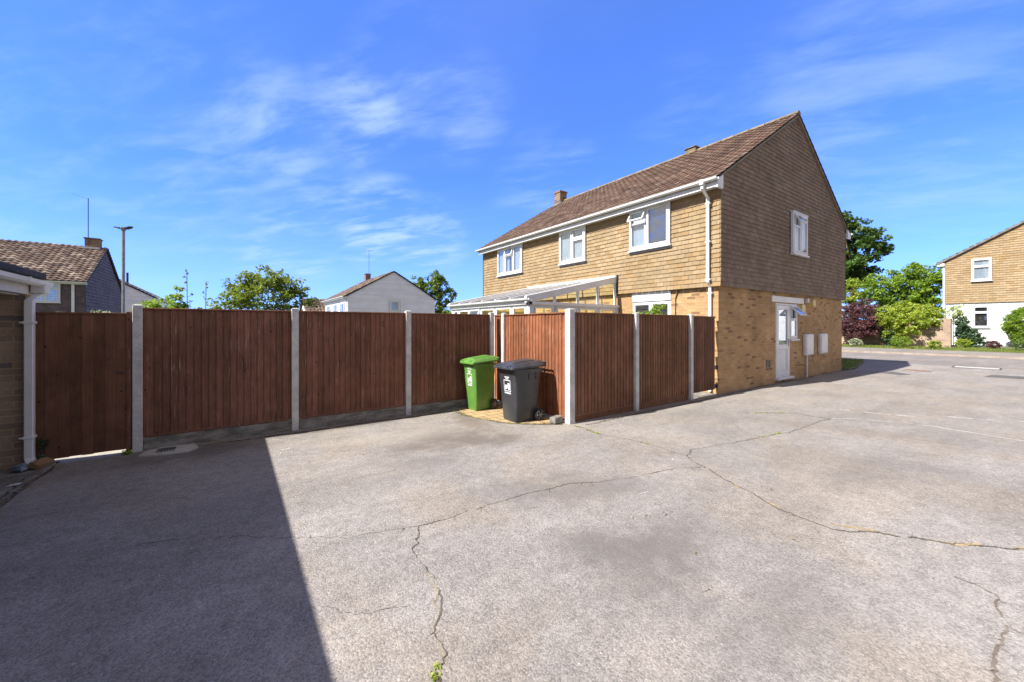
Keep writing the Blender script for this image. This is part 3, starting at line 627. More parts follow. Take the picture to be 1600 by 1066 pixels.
# gable door
D = part('door', M_WHITE, H, lambda m: (m.ring(3.12, -.07, .13, 4.08, .0, 2.24, .055), m.ring(3.18, -.05, .19, 4.02, .012, 2.18, .12), m.box(3.30, -.05, .92, 3.90, .012, 1.06), m.box(3.30, -.04, .31, 3.90, -.015, .92)), F_v(0), bevel=.008)
part('door_panel', M_WHITE, D, lambda m: m.ring(3.36, -.02, .37, 3.84, -.008, .86, .02), F_v(0), bevel=.004)
part('pane', M_GLASS, D, lambda m: m.box(3.30, -.02, 1.06, 3.90, -.016, 2.06), F_v(0))
part('blind', M_BLIND, D, lambda m: m.box(3.30, -.06, 1.06, 3.90, -.055, 2.06), F_v(0))
part('handle', M_METAL, D, lambda m: (m.box(3.935, .012, 1.0, 3.97, .022, 1.22), m.box(3.84, .045, 1.12, 3.96, .06, 1.14), m.box(3.945, .02, 1.12, 3.96, .06, 1.14)), F_v(0), bevel=.003)
part('doorstep', M_WHITE, D, lambda m: m.box(3.06, -.03, .075, 4.16, .10, .128), F_v(0), bevel=.006)
window(H, F_v(0), 4.08, 4.64, 1.2, 2.24, [(4.08, 4.64, 1.2, 1.80, 0), (4.08, 4.64, 1.80, 2.24, 42)], df=(-.06, .0), sill=.06, curtain=[(4.15, 4.58)], back=-.118)
part('lintel', M_WHITE, H, lambda m: m.box(2.82, -.02, 2.262, 5.04, .035, 2.43), F_v(0), bevel=.004)
for (a, lab) in ((5.04, None), (6.30, None)):
    b = part('meter_box', M_WHITED, H, lambda m: m.box(a, .0, .68, a + .60, .10, 1.34), F_v(0), bevel=.02)
    part('meter_door', M_WHITE, b, lambda m: (m.ring(a + .03, .10, .72, a + .57, .112, 1.30, .04), m.box(a + .07, .10, .76, a + .53, .106, 1.26)), F_v(0), bevel=.004)
    if a < 6: part('pipe', M_WHITED, b, lambda m: m.tube([(a + .2, .05, .0), (a + .2, .05, .68)], .022, 8), F_v(0))
part('wall_light', M_CREAM, H, lambda m: (m.tube([(5.52, .0, 2.30), (5.52, .16, 2.30)], .115, 16), m.box(5.42, 0, 2.19, 5.62, .06, 2.42)), F_v(0))
part('sensor_box', M_WHITED, H, lambda m: m.box(5.22, .0, 2.30, 5.34, .09, 2.44), F_v(0), bevel=.01)
part('alarm_box', M_CREAM, H, lambda m: m.prism([(4.78, 2.0), (4.90, 1.96), (5.02, 2.0), (5.02, 2.22), (4.78, 2.22)], 0, .08, 1), F_v(0), bevel=.012)
def vent_fn(m):
    m.ring(2.50, .0, .44, 2.72, .018, .67, .02)
    for i in range(6): m.box(2.52, .002, .465 + i * .032, 2.70, .014, .482 + i * .032)
part('air_brick', M_CONCD, H, vent_fn, F_v(0))
for z in (.58, .14): part('air_brick', M_DARK, H, lambda m: m.box(.015, 0, z, .10, .012, z + .085), F_u(0))
part('wall_cable', M_DKMET, H, lambda m: m.tube([(.98, .02, 2.52), (1.02, .025, 2.45), (1.08, .02, 2.3), (1.09, .02, 1.5)], .012, 5), F_u(0))
part('dark_stain_tap', M_RUST, H, lambda m: (m.tube([(4.98, 0, .40), (4.98, .07, .40)], .014, 6), m.tube([(4.98, .06, .42), (4.98, .07, .34)], .012, 6)), F_v(0)).name = 'tap'

# ------------------------------------------------------------------ conservatory
CU, CV0, CV1 = -3.30, 2.94, 7.12
K = thing('conservatory', (-1.6, 5.0, 0), 'white framed lean-to conservatory with glazed roof against the tiled house wall', 'conservatory')
part('dwarf_wall', M_BRICK, K, lambda m: (m.box(CU, CV0, 0, CU + .1, CV1, .62), m.box(CU, CV0, 0, 0, CV0 + .1, .62), m.box(CU, CV1 - .1, 0, 0, CV1, .62)))
def cz(u): return 2.30 + (3.0 - 2.30) * (u - CU) / (0 - CU)
def frame(m):
    m.box(CU - .02, CV0 - .02, .62, CU + .10, CV0 + .10, 2.14); m.box(CU - .02, CV1 - .1, .62, CU + .10, CV1 + .02, 2.14); m.box(-.1, CV0 - .02, .62, -.005, CV0 + .08, 2.14)
    m.box(CU - .02, CV0 - .02, .62, -.005, CV0 + .08, .70); m.box(CU - .02, CV0 - .02, .62, CU + .08, CV1, .70)
part('frame', M_WHITE, K, frame, bevel=.006)
part('eaves_beam', M_WHITE, K, lambda m: (m.box(CU - .07, CV0 - .06, 2.12, CU + .05, CV1 + .06, 2.24), m.box(CU - .07, CV0 - .06, 2.12, -.005, CV0 + .06, 2.20)), bevel=.01)
part('gutter', M_WHITE, K, lambda m: gutter(m, (CU - .12, CV0 - .08, 2.275), (CU - .12, CV1 + .08, 2.275), (-1, 0, 0), .05))
for a, b, op in ((7.10, 6.62, 0), (6.04, 5.94, 0),): pass
fr_b = [CV0 + .10, 3.68, 4.49, 5.28, 5.94, 6.64, CV1 - .1]
for i in range(6):
    a, b = fr_b[i] + .01, fr_b[i + 1] - .01; op = 16 if i == 3 else 0
    window(K, F_u(CU), a, b, .71, 2.115, [(a, b, .71, 2.115, op)], df=(-.05, .01), fw=.04, back=-.06, glass=M_GLASSC, deep=None)
sd_b = [CU + .10, -2.48, -1.65, -.87, -.12]
for i in range(4):
    a, b = sd_b[i] + .01, sd_b[i + 1] - .01; op = 16 if i == 1 else 0
    window(K, F_v(CV0), a, b, .71, 2.115, [(a, b, .71, 2.115, op)], df=(-.05, .01), fw=.04, back=-.06, glass=M_GLASSC, deep=None)
for i in range(4):
    a, b = sd_b[i] + .01, sd_b[i + 1] - .01
    window(K, F_V(CV1), a, b, .71, 2.115, [(a, b, .71, 2.115, 0)], df=(-.05, .01), fw=.04, back=-.06, glass=M_GLASSC, deep=None)
    part('roller_blind', M_OLIVEB, K, lambda m: m.box(a, -.16, .9, b, -.15, 2.1), F_V(CV1))
part('floor', M_CONC, K, lambda m: m.box(CU + .1, CV0 + .1, .05, -.02, CV1 - .1, .12))
# raking side frame + roof
def rake(m, v0, v1, up0, up1):
    for (u0, u1) in ((CU - .12, .0),):
        m.add([(u0, v, cz(u0) + dz) for v in (v0, v1) for dz in (up0, up1)] + [(u1, v, cz(u1) + dz) for v in (v0, v1) for dz in (up0, up1)],
              [(0, 1, 3, 2), (4, 5, 7, 6), (0, 1, 5, 4), (2, 3, 7, 6), (1, 3, 7, 5), (0, 2, 6, 4)])
part('raking_bar', M_WHITE, K, lambda m: rake(m, CV0 - .04, CV0 + .05, -.115, .06), bevel=.006)
part('raking_bar', M_WHITE, K, lambda m: rake(m, CV1 - .05, CV1 + .04, -.10, .06), bevel=.006)
for i in range(1, 6):
    v = CV0 + (CV1 - CV0) * i / 6; part('glazing_bar', M_WHITE, K, lambda m: rake(m, v - .022, v + .022, -.03, .045), bevel=.004)
part('wall_plate', M_WHITE, K, lambda m: m.box(-.14, CV0, 2.98, -.10, CV1, 3.07))
for u in (-2.48, -1.65, -.87, -.135): part('side_mullion', M_WHITE, K, lambda m: m.box(u - .028, CV0 - .03, 2.2, u + .028, CV0 + .04, cz(u) - .11), bevel=.004)
for v in (CV0, CV1): part('side_glazing', M_GLASSC, K, lambda m: m.add([(CU + .1, v, 2.2), (-.1, v, 2.2), (-.1, v, cz(-.1) - .12), (CU + .1, v, cz(CU + .1) - .04)], [(0, 1, 2, 3)]))
part('roof_glazing', M_GLASSR, K, lambda m: m.add([(CU - .1, CV0, cz(CU - .1) + .005), (-.1, CV0, cz(-.1) + .005), (-.1, CV1, cz(-.1) + .005), (CU - .1, CV1, cz(CU - .1) + .005)], [(0, 1, 2, 3)]))
part('rake_end_cap', M_DARK, K, lambda m: m.box(-.13, CV0 - .075, 2.55, -.10, CV0 - .042, 3.08))

# ------------------------------------------------------------------ fences
def post(parent, x, y, h, w=.095, ang=0):
    m = MB(); m.box(x - w / 2, y - w / 2, -.1, x + w / 2, y + w / 2, h - .012)
    m.add([(x - w / 2, y - w / 2, h - .012), (x + w / 2, y - w / 2, h - .012), (x + w / 2, y + w / 2, h - .012), (x - w / 2, y + w / 2, h - .012), (x - w / 4, y - w / 4, h), (x + w / 4, y - w / 4, h), (x + w / 4, y + w / 4, h), (x - w / 4, y + w / 4, h)],
          [(0, 1, 5, 4), (1, 2, 6, 5), (2, 3, 7, 6), (3, 0, 4, 7), (4, 5, 6, 7)])
    return m.build('post', M_CONC, parent, bevel=.006)
def panel(parent, xf, a0, a1, z0, z1, mat, bw=.094, cap=True, rail=True, rev=False):
    m = MB(xf); n = int(round((a1 - a0 - .06) / bw)); w = (a1 - a0 - .06) / n
    for i in range(n):
        p = a0 + .03 + i * w; q = p + w + .014; j = random.uniform(-.002, .002); zt = z1 - .014 + random.uniform(-.004, .002); t0, t1 = (.018, .005)
        if rev: t0, t1 = t1, t0
        r = (random.random(), random.random())
        bz0 = z0 + .012 + random.uniform(0, .008)
        m.add([(p, .0, bz0), (q, .0, bz0), (q, t1 + j, bz0), (p, t0 + j, bz0), (p, 0, zt), (q, 0, zt), (q, t1 + j, zt), (p, t0 + j, zt)],
              [(0, 1, 2, 3), (4, 5, 6, 7), (2, 3, 7, 6), (1, 2, 6, 5), (0, 3, 7, 4)], r)
    o = m.build('panel', mat, parent)
    r_ = MB(xf)
    r_.box(a0, -.02, z0, a0 + .028, .022, z1 - .02); r_.box(a1 - .028, -.02, z0, a1, .022, z1 - .02)
    if rail: r_.box(a0 + .028, -.03, z0 - .002, a1 - .028, .022, z0 + .03)
    for z in (z0 + .25, (z0 + z1) / 2, z1 - .28): r_.box(a0 + .03, -.04, z, a1 - .03, -.001, z + .04)
    r_.build('panel_frame', mat, o, bevel=.003)
    if cap:
        c = MB(xf); c.box(a0, -.035, z1 - .022, a1, .036, z1); c.build('capping_rail', mat, o, bevel=.004)
    return o
FA = thing('fence', (-7.6, 2.14, 0), 'long dark brown closeboard fence with grey concrete posts behind the shaded tarmac', 'fence')
xs = [-10.245, -8.48, -6.69, -4.92]
for x in xs: post(FA, x, 2.14, 1.87)
for a, b in zip(xs, xs[1:]):
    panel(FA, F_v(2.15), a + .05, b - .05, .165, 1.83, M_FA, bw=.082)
    bx('gravel_board', M_CONCD, FA, a + .05, 2.13, -.05, b - .05, 2.165, .158, bevel=.006)
FB = thing('fence', (-4.74, 1.07, 0), 'short sunlit orange-brown fence behind the two wheelie bins', 'fence')
post(FB, -4.745, 1.93, 1.86, .085)
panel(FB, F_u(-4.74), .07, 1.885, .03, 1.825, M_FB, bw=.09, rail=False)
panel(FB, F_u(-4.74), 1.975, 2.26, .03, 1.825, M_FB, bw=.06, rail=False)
FC = thing('fence', (-2.9, 0, 0), 'brown closeboard fence of two panels running from corner post to the house', 'fence')
post(FC, -4.745, -.0, 1.88, .12); post(FC, -3.06, -.01, 1.845); post(FC, -1.20, -.01, 1.845)
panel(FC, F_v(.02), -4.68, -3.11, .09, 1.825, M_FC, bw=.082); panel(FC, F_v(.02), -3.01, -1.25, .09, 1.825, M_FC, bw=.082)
bx('gravel_board', M_FC, FC, -4.68, .005, -.03, -3.11, .035, .085); bx('gravel_board', M_FC, FC, -3.01, .005, -.03, -1.25, .035, .085)
G1 = thing('gate', (-10.7, 2.13, 0), 'dark brown wooden gate between the white garage downpipe and first concrete post', 'gate')
def boards(m, a0, a1, z0, z1, n, gap=.003, d=.02, zs=0.):
    w = (a1 - a0) / n
    for i in range(n):
        j = random.uniform(-.002, .003); zb = z0 + random.uniform(-.004, .006) + zs * i / n
        m.box(a0 + i * w - .004, 0, zb, a0 + (i + 1) * w - gap, d + j, z1, (random.random(), random.random())); m.box(a0 + i * w - .02, -.012, zb + .01, a0 + i * w + .02, -.001, z1 - .01)
part('boards', M_GATE, G1, lambda m: boards(m, -11.13, -10.336, .045, 1.735, 8, .004, .02), F_v(2.14), bevel=.003)
part('top_rail', M_GATE, G1, lambda m: m.box(-11.14, -.03, 1.735, -10.345, .03, 1.76), F_v(2.14), bevel=.003)
part('hinge_post', M_FA, G1, lambda m: m.box(-10.350, -.03, .02, -10.30, .03, 1.775), F_v(2.14), bevel=.003)
for z in (.3, .9, 1.5): part('back_rail', M_GATE, G1, lambda m: m.box(-11.12, -.06, z, -10.36, -.013, z + .09), F_v(2.14))
part('handle', M_DKMET, G1, lambda m: (m.tube([(-10.45, .045, 1.03), (-10.40, .05, 1.03), (-10.37, .03, 1.0)], .007, 6), m.tube([(-10.41, .015, 1.03), (-10.41, .05, 1.03)], .007, 6)), F_v(2.14))
G2 = thing('gate', (-.6, .03, 0), 'narrow dark slatted side gate between the last fence post and the house downpipe', 'gate')
def slats(m):
    n = 9; a0, a1 = -1.13, -.12; w = (a1 - a0) / n
    for i in range(n): m.box(a0 + i * w + .006, 0, .12, a0 + (i + 1) * w - .006, .02, 1.78, (random.random(), random.random()))
part('slats', M_GATE, G2, slats, F_v(.04), bevel=.003)
part('top_rail', M_GATE, G2, lambda m: m.box(-1.14, -.02, 1.78, -.10, .03, 1.815), F_v(.04), bevel=.003)
for z in (.3, .9, 1.5): part('back_rail', M_GATE, G2, lambda m: m.box(-1.13, -.05, z, -.12, -.002, z + .09), F_v(.04))

# ------------------------------------------------------------------ garage on the left
GA = thing('garage', (-13, -2.9, 0), 'flat-roofed brick garage with white gutter and fascia at the left edge', 'garage')
part('side_wall', M_GBRICK, GA, lambda m: m.box(-15.8, 2.08, -.05, -11.17, 2.29, 1.97))
part('wall', M_GBRICK, GA, lambda m: (m.box(-16, -8, -.05, -15.8, 2.29, 2.05), m.box(-15.8, -8, -.05, -11.17, -7.8, 1.97), m.box(-11.38, -3.0, -.05, -11.17, -2.6, 1.97)))
part('fascia', M_WHITED, GA, lambda m: (m.box(-11.20, -8.05, 1.955, -11.15, 2.33, 2.14), m.box(-11.6, -8.05, 1.94, -11.21, 2.29, 1.955)), bevel=.004)
for y in (2.2, .6): part('fascia_joint', M_WHITE, GA, lambda m: m.box(-11.149, y, 1.952, -11.142, y + .07, 2.10))
part('flat_roof', M_FELT, GA, lambda m: (m.box(-16.1, -8.1, 2.05, -11.21, 2.36, 2.17), m.box(-11.21, -8.1, 2.15, -11.08, 2.36, 2.225), m.box(-16.1, -8.1, 2.17, -11.21, 2.36, 2.20)), bevel=.01)
gg = part('gutter', M_WHITE, GA, lambda m: gutter(m, (-11.08, -8.05, 2.135), (-11.08, 2.37, 2.115), (1, 0, 0), .055))
for y in (1.66, 0, -2): part('bracket', M_WHITE, gg, lambda m: gutter(m, (-11.08, y, 2.122), (-11.08, y + .05, 2.122), (1, 0, 0), .062))
def dp2(m):
    for p, q in (((-11.08, 2.16, 2.06), (-11.08, 2.16, 1.97)), ((-11.08, 2.16, 1.97), (-11.12, 2.02, 1.88)), ((-11.12, 2.02, 1.88), (-11.12, 2.02, .12)), ((-11.12, 2.02, .12), (-11.08, 1.95, .03))):
        h = .036; m.loft([[(c[0] - h, c[1] - h, c[2]), (c[0] + h, c[1] - h, c[2]), (c[0] + h, c[1] + h, c[2]), (c[0] - h, c[1] + h, c[2])] for c in (p, q)])
d2 = part('downpipe', M_WHITE, GA, dp2, bevel=.007)
part('bracket', M_WHITE, d2, lambda m: [(m.box(-11.165, 1.975, z, -11.075, 2.07, z + .03), m.tube([(-11.19, 2.0, z + .015), (-11.165, 2.0, z + .015)], .012, 8)) for z in (1.62, .33)], bevel=.004)
part('outlet', M_WHITED, gg, lambda m: m.box(-11.14, 2.10, 1.97, -11.02, 2.24, 2.10), bevel=.01)

# ------------------------------------------------------------------ small things near the gate
def block(name, mat, c, sx, sy, sz, rz_, label, cat, tilt=0, grp=None):
    m = MB(); m.box(-sx / 2, -sy / 2, 0, sx / 2, sy / 2, sz)
    o = m.build(name, mat, None, bevel=.008, origin=(0, 0, 0)); o.location = c; o.rotation_euler = (tilt, 0, rz_); return tag(o, label, cat, grp)
block('brick', M_CARD, (-11.02, 1.93, .03), .20, .10, .065, 1.2, 'loose sandy brick leaning at the foot of the garage downpipe', 'brick', .5)
block('stone_block', M_CONCD, (-4.93, .13, .012), .22, .12, .10, .25, 'pale stone block on the paving beside the fence corner post', 'stone block')
rs = random.Random(4); m = MB(); R_ = []
for i in range(6):
    t = i / 5; rr = .075 * math.sin(PI * (.12 + .8 * t)); R_.append([(math.cos(a) * rr * (1 + rs.uniform(-.3, .3)), math.sin(a) * rr * (1 + rs.uniform(-.3, .3)), .004 + t * .085) for a in [2 * PI * k / 9 for k in range(9)]])
m.loft(R_); o = m.build('plastic_bag', M_BLUEBAG); o.location = (-11.14, 1.90, 0)
tag(o, 'crumpled blue-grey plastic bag under the end of the garage downpipe', 'plastic bag')
m = MB(); m.add([(-.05, -.03, .0), (.04, -.035, .006), (.055, .02, .012), (-.03, .035, .004)], [(0, 1, 2, 3)]); m.add([(-.05, -.03, -.0015), (.04, -.035, .0045), (.055, .02, .0105), (-.03, .035, .0025)], [(3, 2, 1, 0)])
o = m.build('paper_scrap', M_PAPER); o.location = (-11.03, 1.33, .016); tag(o, 'small white scrap of paper on the shaded garage threshold', 'litter')
# drain
DR = thing('drain', (-9.95, 1.93, 0), 'small iron drain grate set in rough concrete at the fence foot', 'drain')
pl = [(-10.2, 1.83), (-9.97, 1.73), (-9.72, 1.70), (-9.62, 1.84), (-9.68, 2.11), (-10.02, 2.12), (-10.16, 2.02)]
part('concrete_surround', M_PALECOVER, DR, lambda m: m.add([(x, y, .012) for x, y in pl] + [(x * 1.001, y, -.02) for x, y in pl], [tuple(range(7))] + [(i, (i + 1) % 7, 7 + (i + 1) % 7, 7 + i) for i in range(7)]))
def grate(m):
    m.ring(-10.06, 1.83, .014, -9.84, 2.03, .022, .02)
    for i in range(7): m.box(-10.05 + i * .03, 1.84, .016, -10.035 + i * .03, 2.02, .021)
m = MB(); 
m.box(-10.03, 1.85, .0125, -9.87, 2.01, .0135); m.build('pit', M_DARK, DR)
m = MB()
for b in ((-10.04, 1.84, -9.86, 1.855), (-10.04, 2.005, -9.86, 2.02), (-10.04, 1.855, -10.025, 2.005), (-9.875, 1.855, -9.86, 2.005)): m.box(b[0], b[1], .013, b[2], b[3], .024)
for i in range(5): m.box(-10.02 + i * .03, 1.855, .015, -10.006 + i * .03, 2.005, .022)
m.build('grate', M_METAL, DR)
# covers on the road
def cover(x, y, sx, sy, rot, label, mat, surround=None):
    o = thing('manhole_cover', (x, y, gz(x, y)), label, 'manhole cover'); o.rotation_euler = (0, math.atan(-.025) if x > 10 else 0, rot)
    c = MB(); c.box(-sx / 2, -sy / 2, -.02, sx / 2, sy / 2, .010)
    a = c.build('lid', mat, None, origin=(0, 0, 0)); a.parent = o
    f_ = MB(); f_.box(-sx / 2 - .05, -sy / 2 - .05, -.02, sx / 2 + .05, -sy / 2 - .003, .012); f_.box(-sx / 2 - .05, sy / 2 + .003, -.02, sx / 2 + .05, sy / 2 + .05, .012)
    f_.box(-sx / 2 - .05, -sy / 2, -.02, -sx / 2 - .003, sy / 2, .012); f_.box(sx / 2 + .003, -sy / 2, -.02, sx / 2 + .05, sy / 2, .012)
    a = f_.build('rim', surround or M_METAL, None, origin=(0, 0, 0)); a.parent = o
cover(10.4, -1.65, .42, .60, .0, 'rusty brown inspection cover flush in the driveway tarmac', M_RUST, M_CONCD)
cover(12.7, -2.8, .45, 1.05, .0, 'pale concrete inspection cover with dark ends near the road edge', M_PALECOVER, M_DKMET)

# ------------------------------------------------------------------ bins
def bin_(name, loc, rot, sc, mat, label, decal):
    o = thing(name, loc, label, 'wheelie bin'); o.rotation_euler = (0, 0, rot); o.scale = sc
    def b(nm, mt, fn, par=None, bev=0, seg=1):
        m = MB(); fn(m); q = m.build(nm, mt, None, bevel=bev, seg=seg, origin=(0, 0, 0)); q.parent = par or o; return q
    # front faces -x; width along y .54; depth x .62
    def body(m):
        R_ = []
        for z, wx, wy, cx in ((.0, .40, .38, -.01), (.03, .43, .41, -.005), (.30, .465, .44, -.0), (.60, .515, .475, -.0), (.80, .55, .50, .0), (.815, .56, .51, .0)): R_.append(rrect(cx, 0, z, wx, wy, .045))
        m.loft(R_, sm=True)
        m.loft([rrect(0, 0, .815, .60, .545, .04), rrect(0, 0, .875, .61, .555, .04)], sm=False)
    bd = b('body', mat, body)
    def rib(m):
        pass
    for s in (-1, 1):
        for q in (.0, .14): b('rib', mat, lambda m: m.box(q, s * .250 - .010, .70, q + .018, s * .250 + .010, .82), bd, .004)
    b('axle_housing', mat, lambda m: m.box(.16, -.20, .05, .27, .20, .22), bd, .01)
    def lid(m):
        A_ = rrect(-.02, 0, .878, .70, .585, .05); B_ = rrect(-.02, 0, .905, .70, .585, .05)
        C_ = rrect(-.0, 0, .95, .58, .47, .06)
        tilt = lambda P, k: [(x, y, z + (x + .35) * k) for x, y, z in P]
        m.loft([tilt(A_, .04), tilt(B_, .05), tilt(rrect(-.01, 0, .925, .66, .54, .05), .06), tilt(C_, .08)], sm=False)
        m.loft([tilt(rrect(-.02, 0, .945, .5, .30, .05), .08), tilt(rrect(-.02, 0, .968, .46, .26, .05), .085)], sm=False)
    ld = b('lid', mat, lid, None, .006, 2)
    b('lid_grip', mat, lambda m: (m.box(-.36, -.20, .905, -.28, -.11, .945), m.box(-.36, .11, .905, -.28, .20, .945)), ld, .012)
    def hnd(m):
        m.tube([(.37, -.24, .965), (.37, .24, .965)], .017, 8)
        for s in (-.24, 0, .24): m.box(.28, s - .015, .90, .375, s + .015, .975)
    b('handle', mat, hnd, None, .004)
    b('axle', M_METAL, lambda m: m.tube([(.22, -.27, .10), (.22, .27, .10)], .011, 8))
    for s in (-1, 1):
        def wh(m, s=s):
            R_ = []
            for (yy, rr) in ((0, .08), (.008, .098), (.04, .10), (.048, .082)): R_.append([(.22 + rr * math.cos(a), s * (.235 + yy), .10 + rr * math.sin(a)) for a in [2 * PI * k / 24 for k in range(24)]])
            m.loft(R_, sm=False)
        w_ = b('wheel', M_RUB, wh)
        def hub(m, s=s):
            for k in range(6):
                a = k * PI / 3; m.tube([(.22, s * .286, .10), (.22 + .075 * math.cos(a), s * .286, .10 + .075 * math.sin(a))], .009, 5)
            m.tube([(.22, s * .25, .10), (.22, s * .295, .10)], .026, 12)
            R2 = [[(.22 + .075 * math.cos(a), s * yy, .10 + .075 * math.sin(a)) for a in [2 * PI * k / 20 for k in range(20)]] for yy in (.284, .288)]
            m.loft(R2, cap=False)
        b('hub', M_GREYPL, hub, w_)
    # printed mark on the front: framed emblem with lines of small lettering
    def dec(m):
        def X(z): return -.003 - (.2325 + (z - .3) / .3 * .025 if z < .6 else .2575 + (z - .6) / .2 * .0175)
        def rc(y0, z0, y1, z1):
            y0, y1 = y0 * K_, y1 * K_; z0 = .5 + (z0 - .5) * K_; z1 = .5 + (z1 - .5) * K_
            m.add([(X(z0) , y0, z0), (X(z0), y1, z0), (X(z1), y1, z1), (X(z1), y0, z1), (X(z0) + .003, y0, z0), (X(z0) + .003, y1, z0), (X(z1) + .003, y1, z1), (X(z1) + .003, y0, z1)], [(0, 1, 2, 3), (4, 7, 6, 5), (0, 4, 5, 1), (2, 6, 7, 3)])
        K_ = 1.35; z = .50; t = .007
        rc(-.07, z, .07, z + t); rc(-.07, z + .13, .07, z + .13 + t); rc(-.07, z, -.07 + t, z + .13); rc(.07 - t, z, .07, z + .13)
        for (a, c, e, f_) in ((-.05, .05, -.01, .10), (-.03, .035, .035, .062), (.0, .05, .05, .075), (-.05, .02, -.02, .05), (.02, .02, .055, .045)): rc(a, z + c, e, z + f_)
        for i in range(7): rc(-.065 + i * .019, z - .032, -.065 + i * .019 + .013, z - .012)
        for i in range(5): rc(-.05 + i * .02, z + .165, -.05 + i * .02 + .014, z + .18)
        for i in range(3): rc(-.03 + i * .02, z + .145, -.03 + i * .02 + .014, z + .158)
        if decal == 'green':
            rc(-.075, z + .20, .06, z + .206); rc(-.075, z + .29, .06, z + .296)
            for k in range(3):
                for i in range(5): rc(-.07 + i * .026, z + .215 + k * .025, -.07 + i * .026 + .018, z + .232 + k * .025)
    b('printed_mark', M_DECAL, dec, bd)
    return o
bin_('wheelie_bin', (-5.28, .66, .012), .0, (1, 1, 1.0), M_BLACK, 'dark charcoal wheelie bin with closed lid and white emblem, nearer the corner post', 'grey')
bin_('wheelie_bin', (-5.40, 1.80, .012), .06, (.86, .84, 1.0), M_GREEN, 'bright green wheelie bin with closed lid in the fence corner', 'green')

# ------------------------------------------------------------------ background houses
def far_tiles(m, *a, **k): tiles(m, *a, **k)
# grey house, front faces -v, ridge along u
GH = thing('house', (-22, 34, -.9), 'dark grey tile-hung house with brown roof and chimney behind the gate', 'house')
g0, gv0, gv1, gb, ge, gr = -16.5, 29.33, 38.6, -.95, 4.2, 6.95
gm_ = (gv0 + gv1) / 2; gs_ = (gr - ge) / (gm_ - gv0 + .3)
core = [(gv0, gb), (gv1, gb), (gv1, ge), (gm_, gr - .1), (gv0, ge)]
part('wall', M_GREYTILE, GH, lambda m: m.prism(core, -29, g0 - .03, 0))
part('tile_cladding', M_GREYTILE, GH, lambda m: tiles(m, gv0, gv1, .0, gr - .05, .20, .30, thick=.045, lim=lambda z: (max(gv0, gm_ - (gr - z) / gs_ + .08), min(gv1, gm_ + (gr - z) / gs_ - .08))), F_U(g0 - .03))
part('tile_cladding', M_GREYTILE, GH, lambda m: tiles(m, -29, g0, .0, ge - .05, .15, .25), F_v(gv0))
def grf(m):
    for sgn, v in ((1, gv0 - .3), (-1, gv1 + .3)):
        t = Vector((0, sgn * (gm_ - gv0 + .3), gr - ge + .05)); roof_slope(m, (-29, v, ge), (1, 0, 0), 29 + g0 + .12, t, t.length, .30, .29, amp=.055, step=.055)
r2 = part('roof', M_ROOF2, GH, grf)
part('verge', M_FELT, GH, lambda m: (m.add([(g0 + .1, gv0 - .3, ge - .02), (g0 + .1, gm_, gr + .02), (g0 + .1, gm_, gr - .12), (g0 + .1, gv0 - .3, ge - .14), (g0 + .02, gv0 - .3, ge - .02), (g0 + .02, gm_, gr + .02), (g0 + .02, gm_, gr - .12), (g0 + .02, gv0 - .3, ge - .14)], [(0, 1, 2, 3), (4, 7, 6, 5), (0, 4, 5, 1), (3, 2, 6, 7)]),
     m.add([(g0 + .1, gv1 + .3, ge - .02), (g0 + .1, gm_, gr + .02), (g0 + .1, gm_, gr - .12), (g0 + .1, gv1 + .3, ge - .14)], [(0, 1, 2, 3)])))
part('fascia', M_WHITE, GH, lambda m: m.box(-29, gv0 - .28, ge - .16, g0 + .08, gv0 - .02, ge - .04))
part('gutter', M_WHITE, GH, lambda m: gutter(m, (-29, gv0 - .34, ge - .02), (g0 + .12, gv0 - .34, ge - .02), (0, -1, 0), .07))
part('downpipe', M_WHITE, GH, lambda m: m.box(-17.05, gv0 - .12, gb, -16.93, gv0 - .03, ge - .1))
part('downpipe', M_WHITE, GH, lambda m: m.box(g0 + .02, gv1 - .12, gb, g0 + .1, gv1 - .02, ge))
window(GH, F_v(gv0), -18.7, -17.5, 2.95, 4.12, [(-18.7, -18.1, 2.95, 4.12, 0), (-18.1, -17.5, 2.95, 3.75, 0), (-18.1, -17.5, 3.75, 4.12, 0)], df=(.02, .09), sill=.04, curtain=[(-18.6, -18.2), (-18.0, -17.6)])
part('chimney', M_CHIM, r2, lambda m: (m.box(-17.45, gm_ - .35, gr - .4, -16.75, gm_ + .35, gr + .55), m.box(-17.5, gm_ - .4, gr + .55, -16.7, gm_ + .4, gr + .62)))
part('flashing', M_WHITED, r2, lambda m: m.box(-17.7, gm_ - .5, gr - .15, -16.7, gm_ - .36, gr - .02))
part('aerial_mast', M_DKMET, GH, lambda m: m.tube([(-17.35, gm_, gr + .4), (-17.35, gm_, gr + 3.35)], .024, 6))
part('aerial_boom', M_METAL, GH, lambda m: m.tube([(-17.35, gm_, gr + 3.3), (-18.0, gm_ - .5, gr + 3.42)], .006, 4))
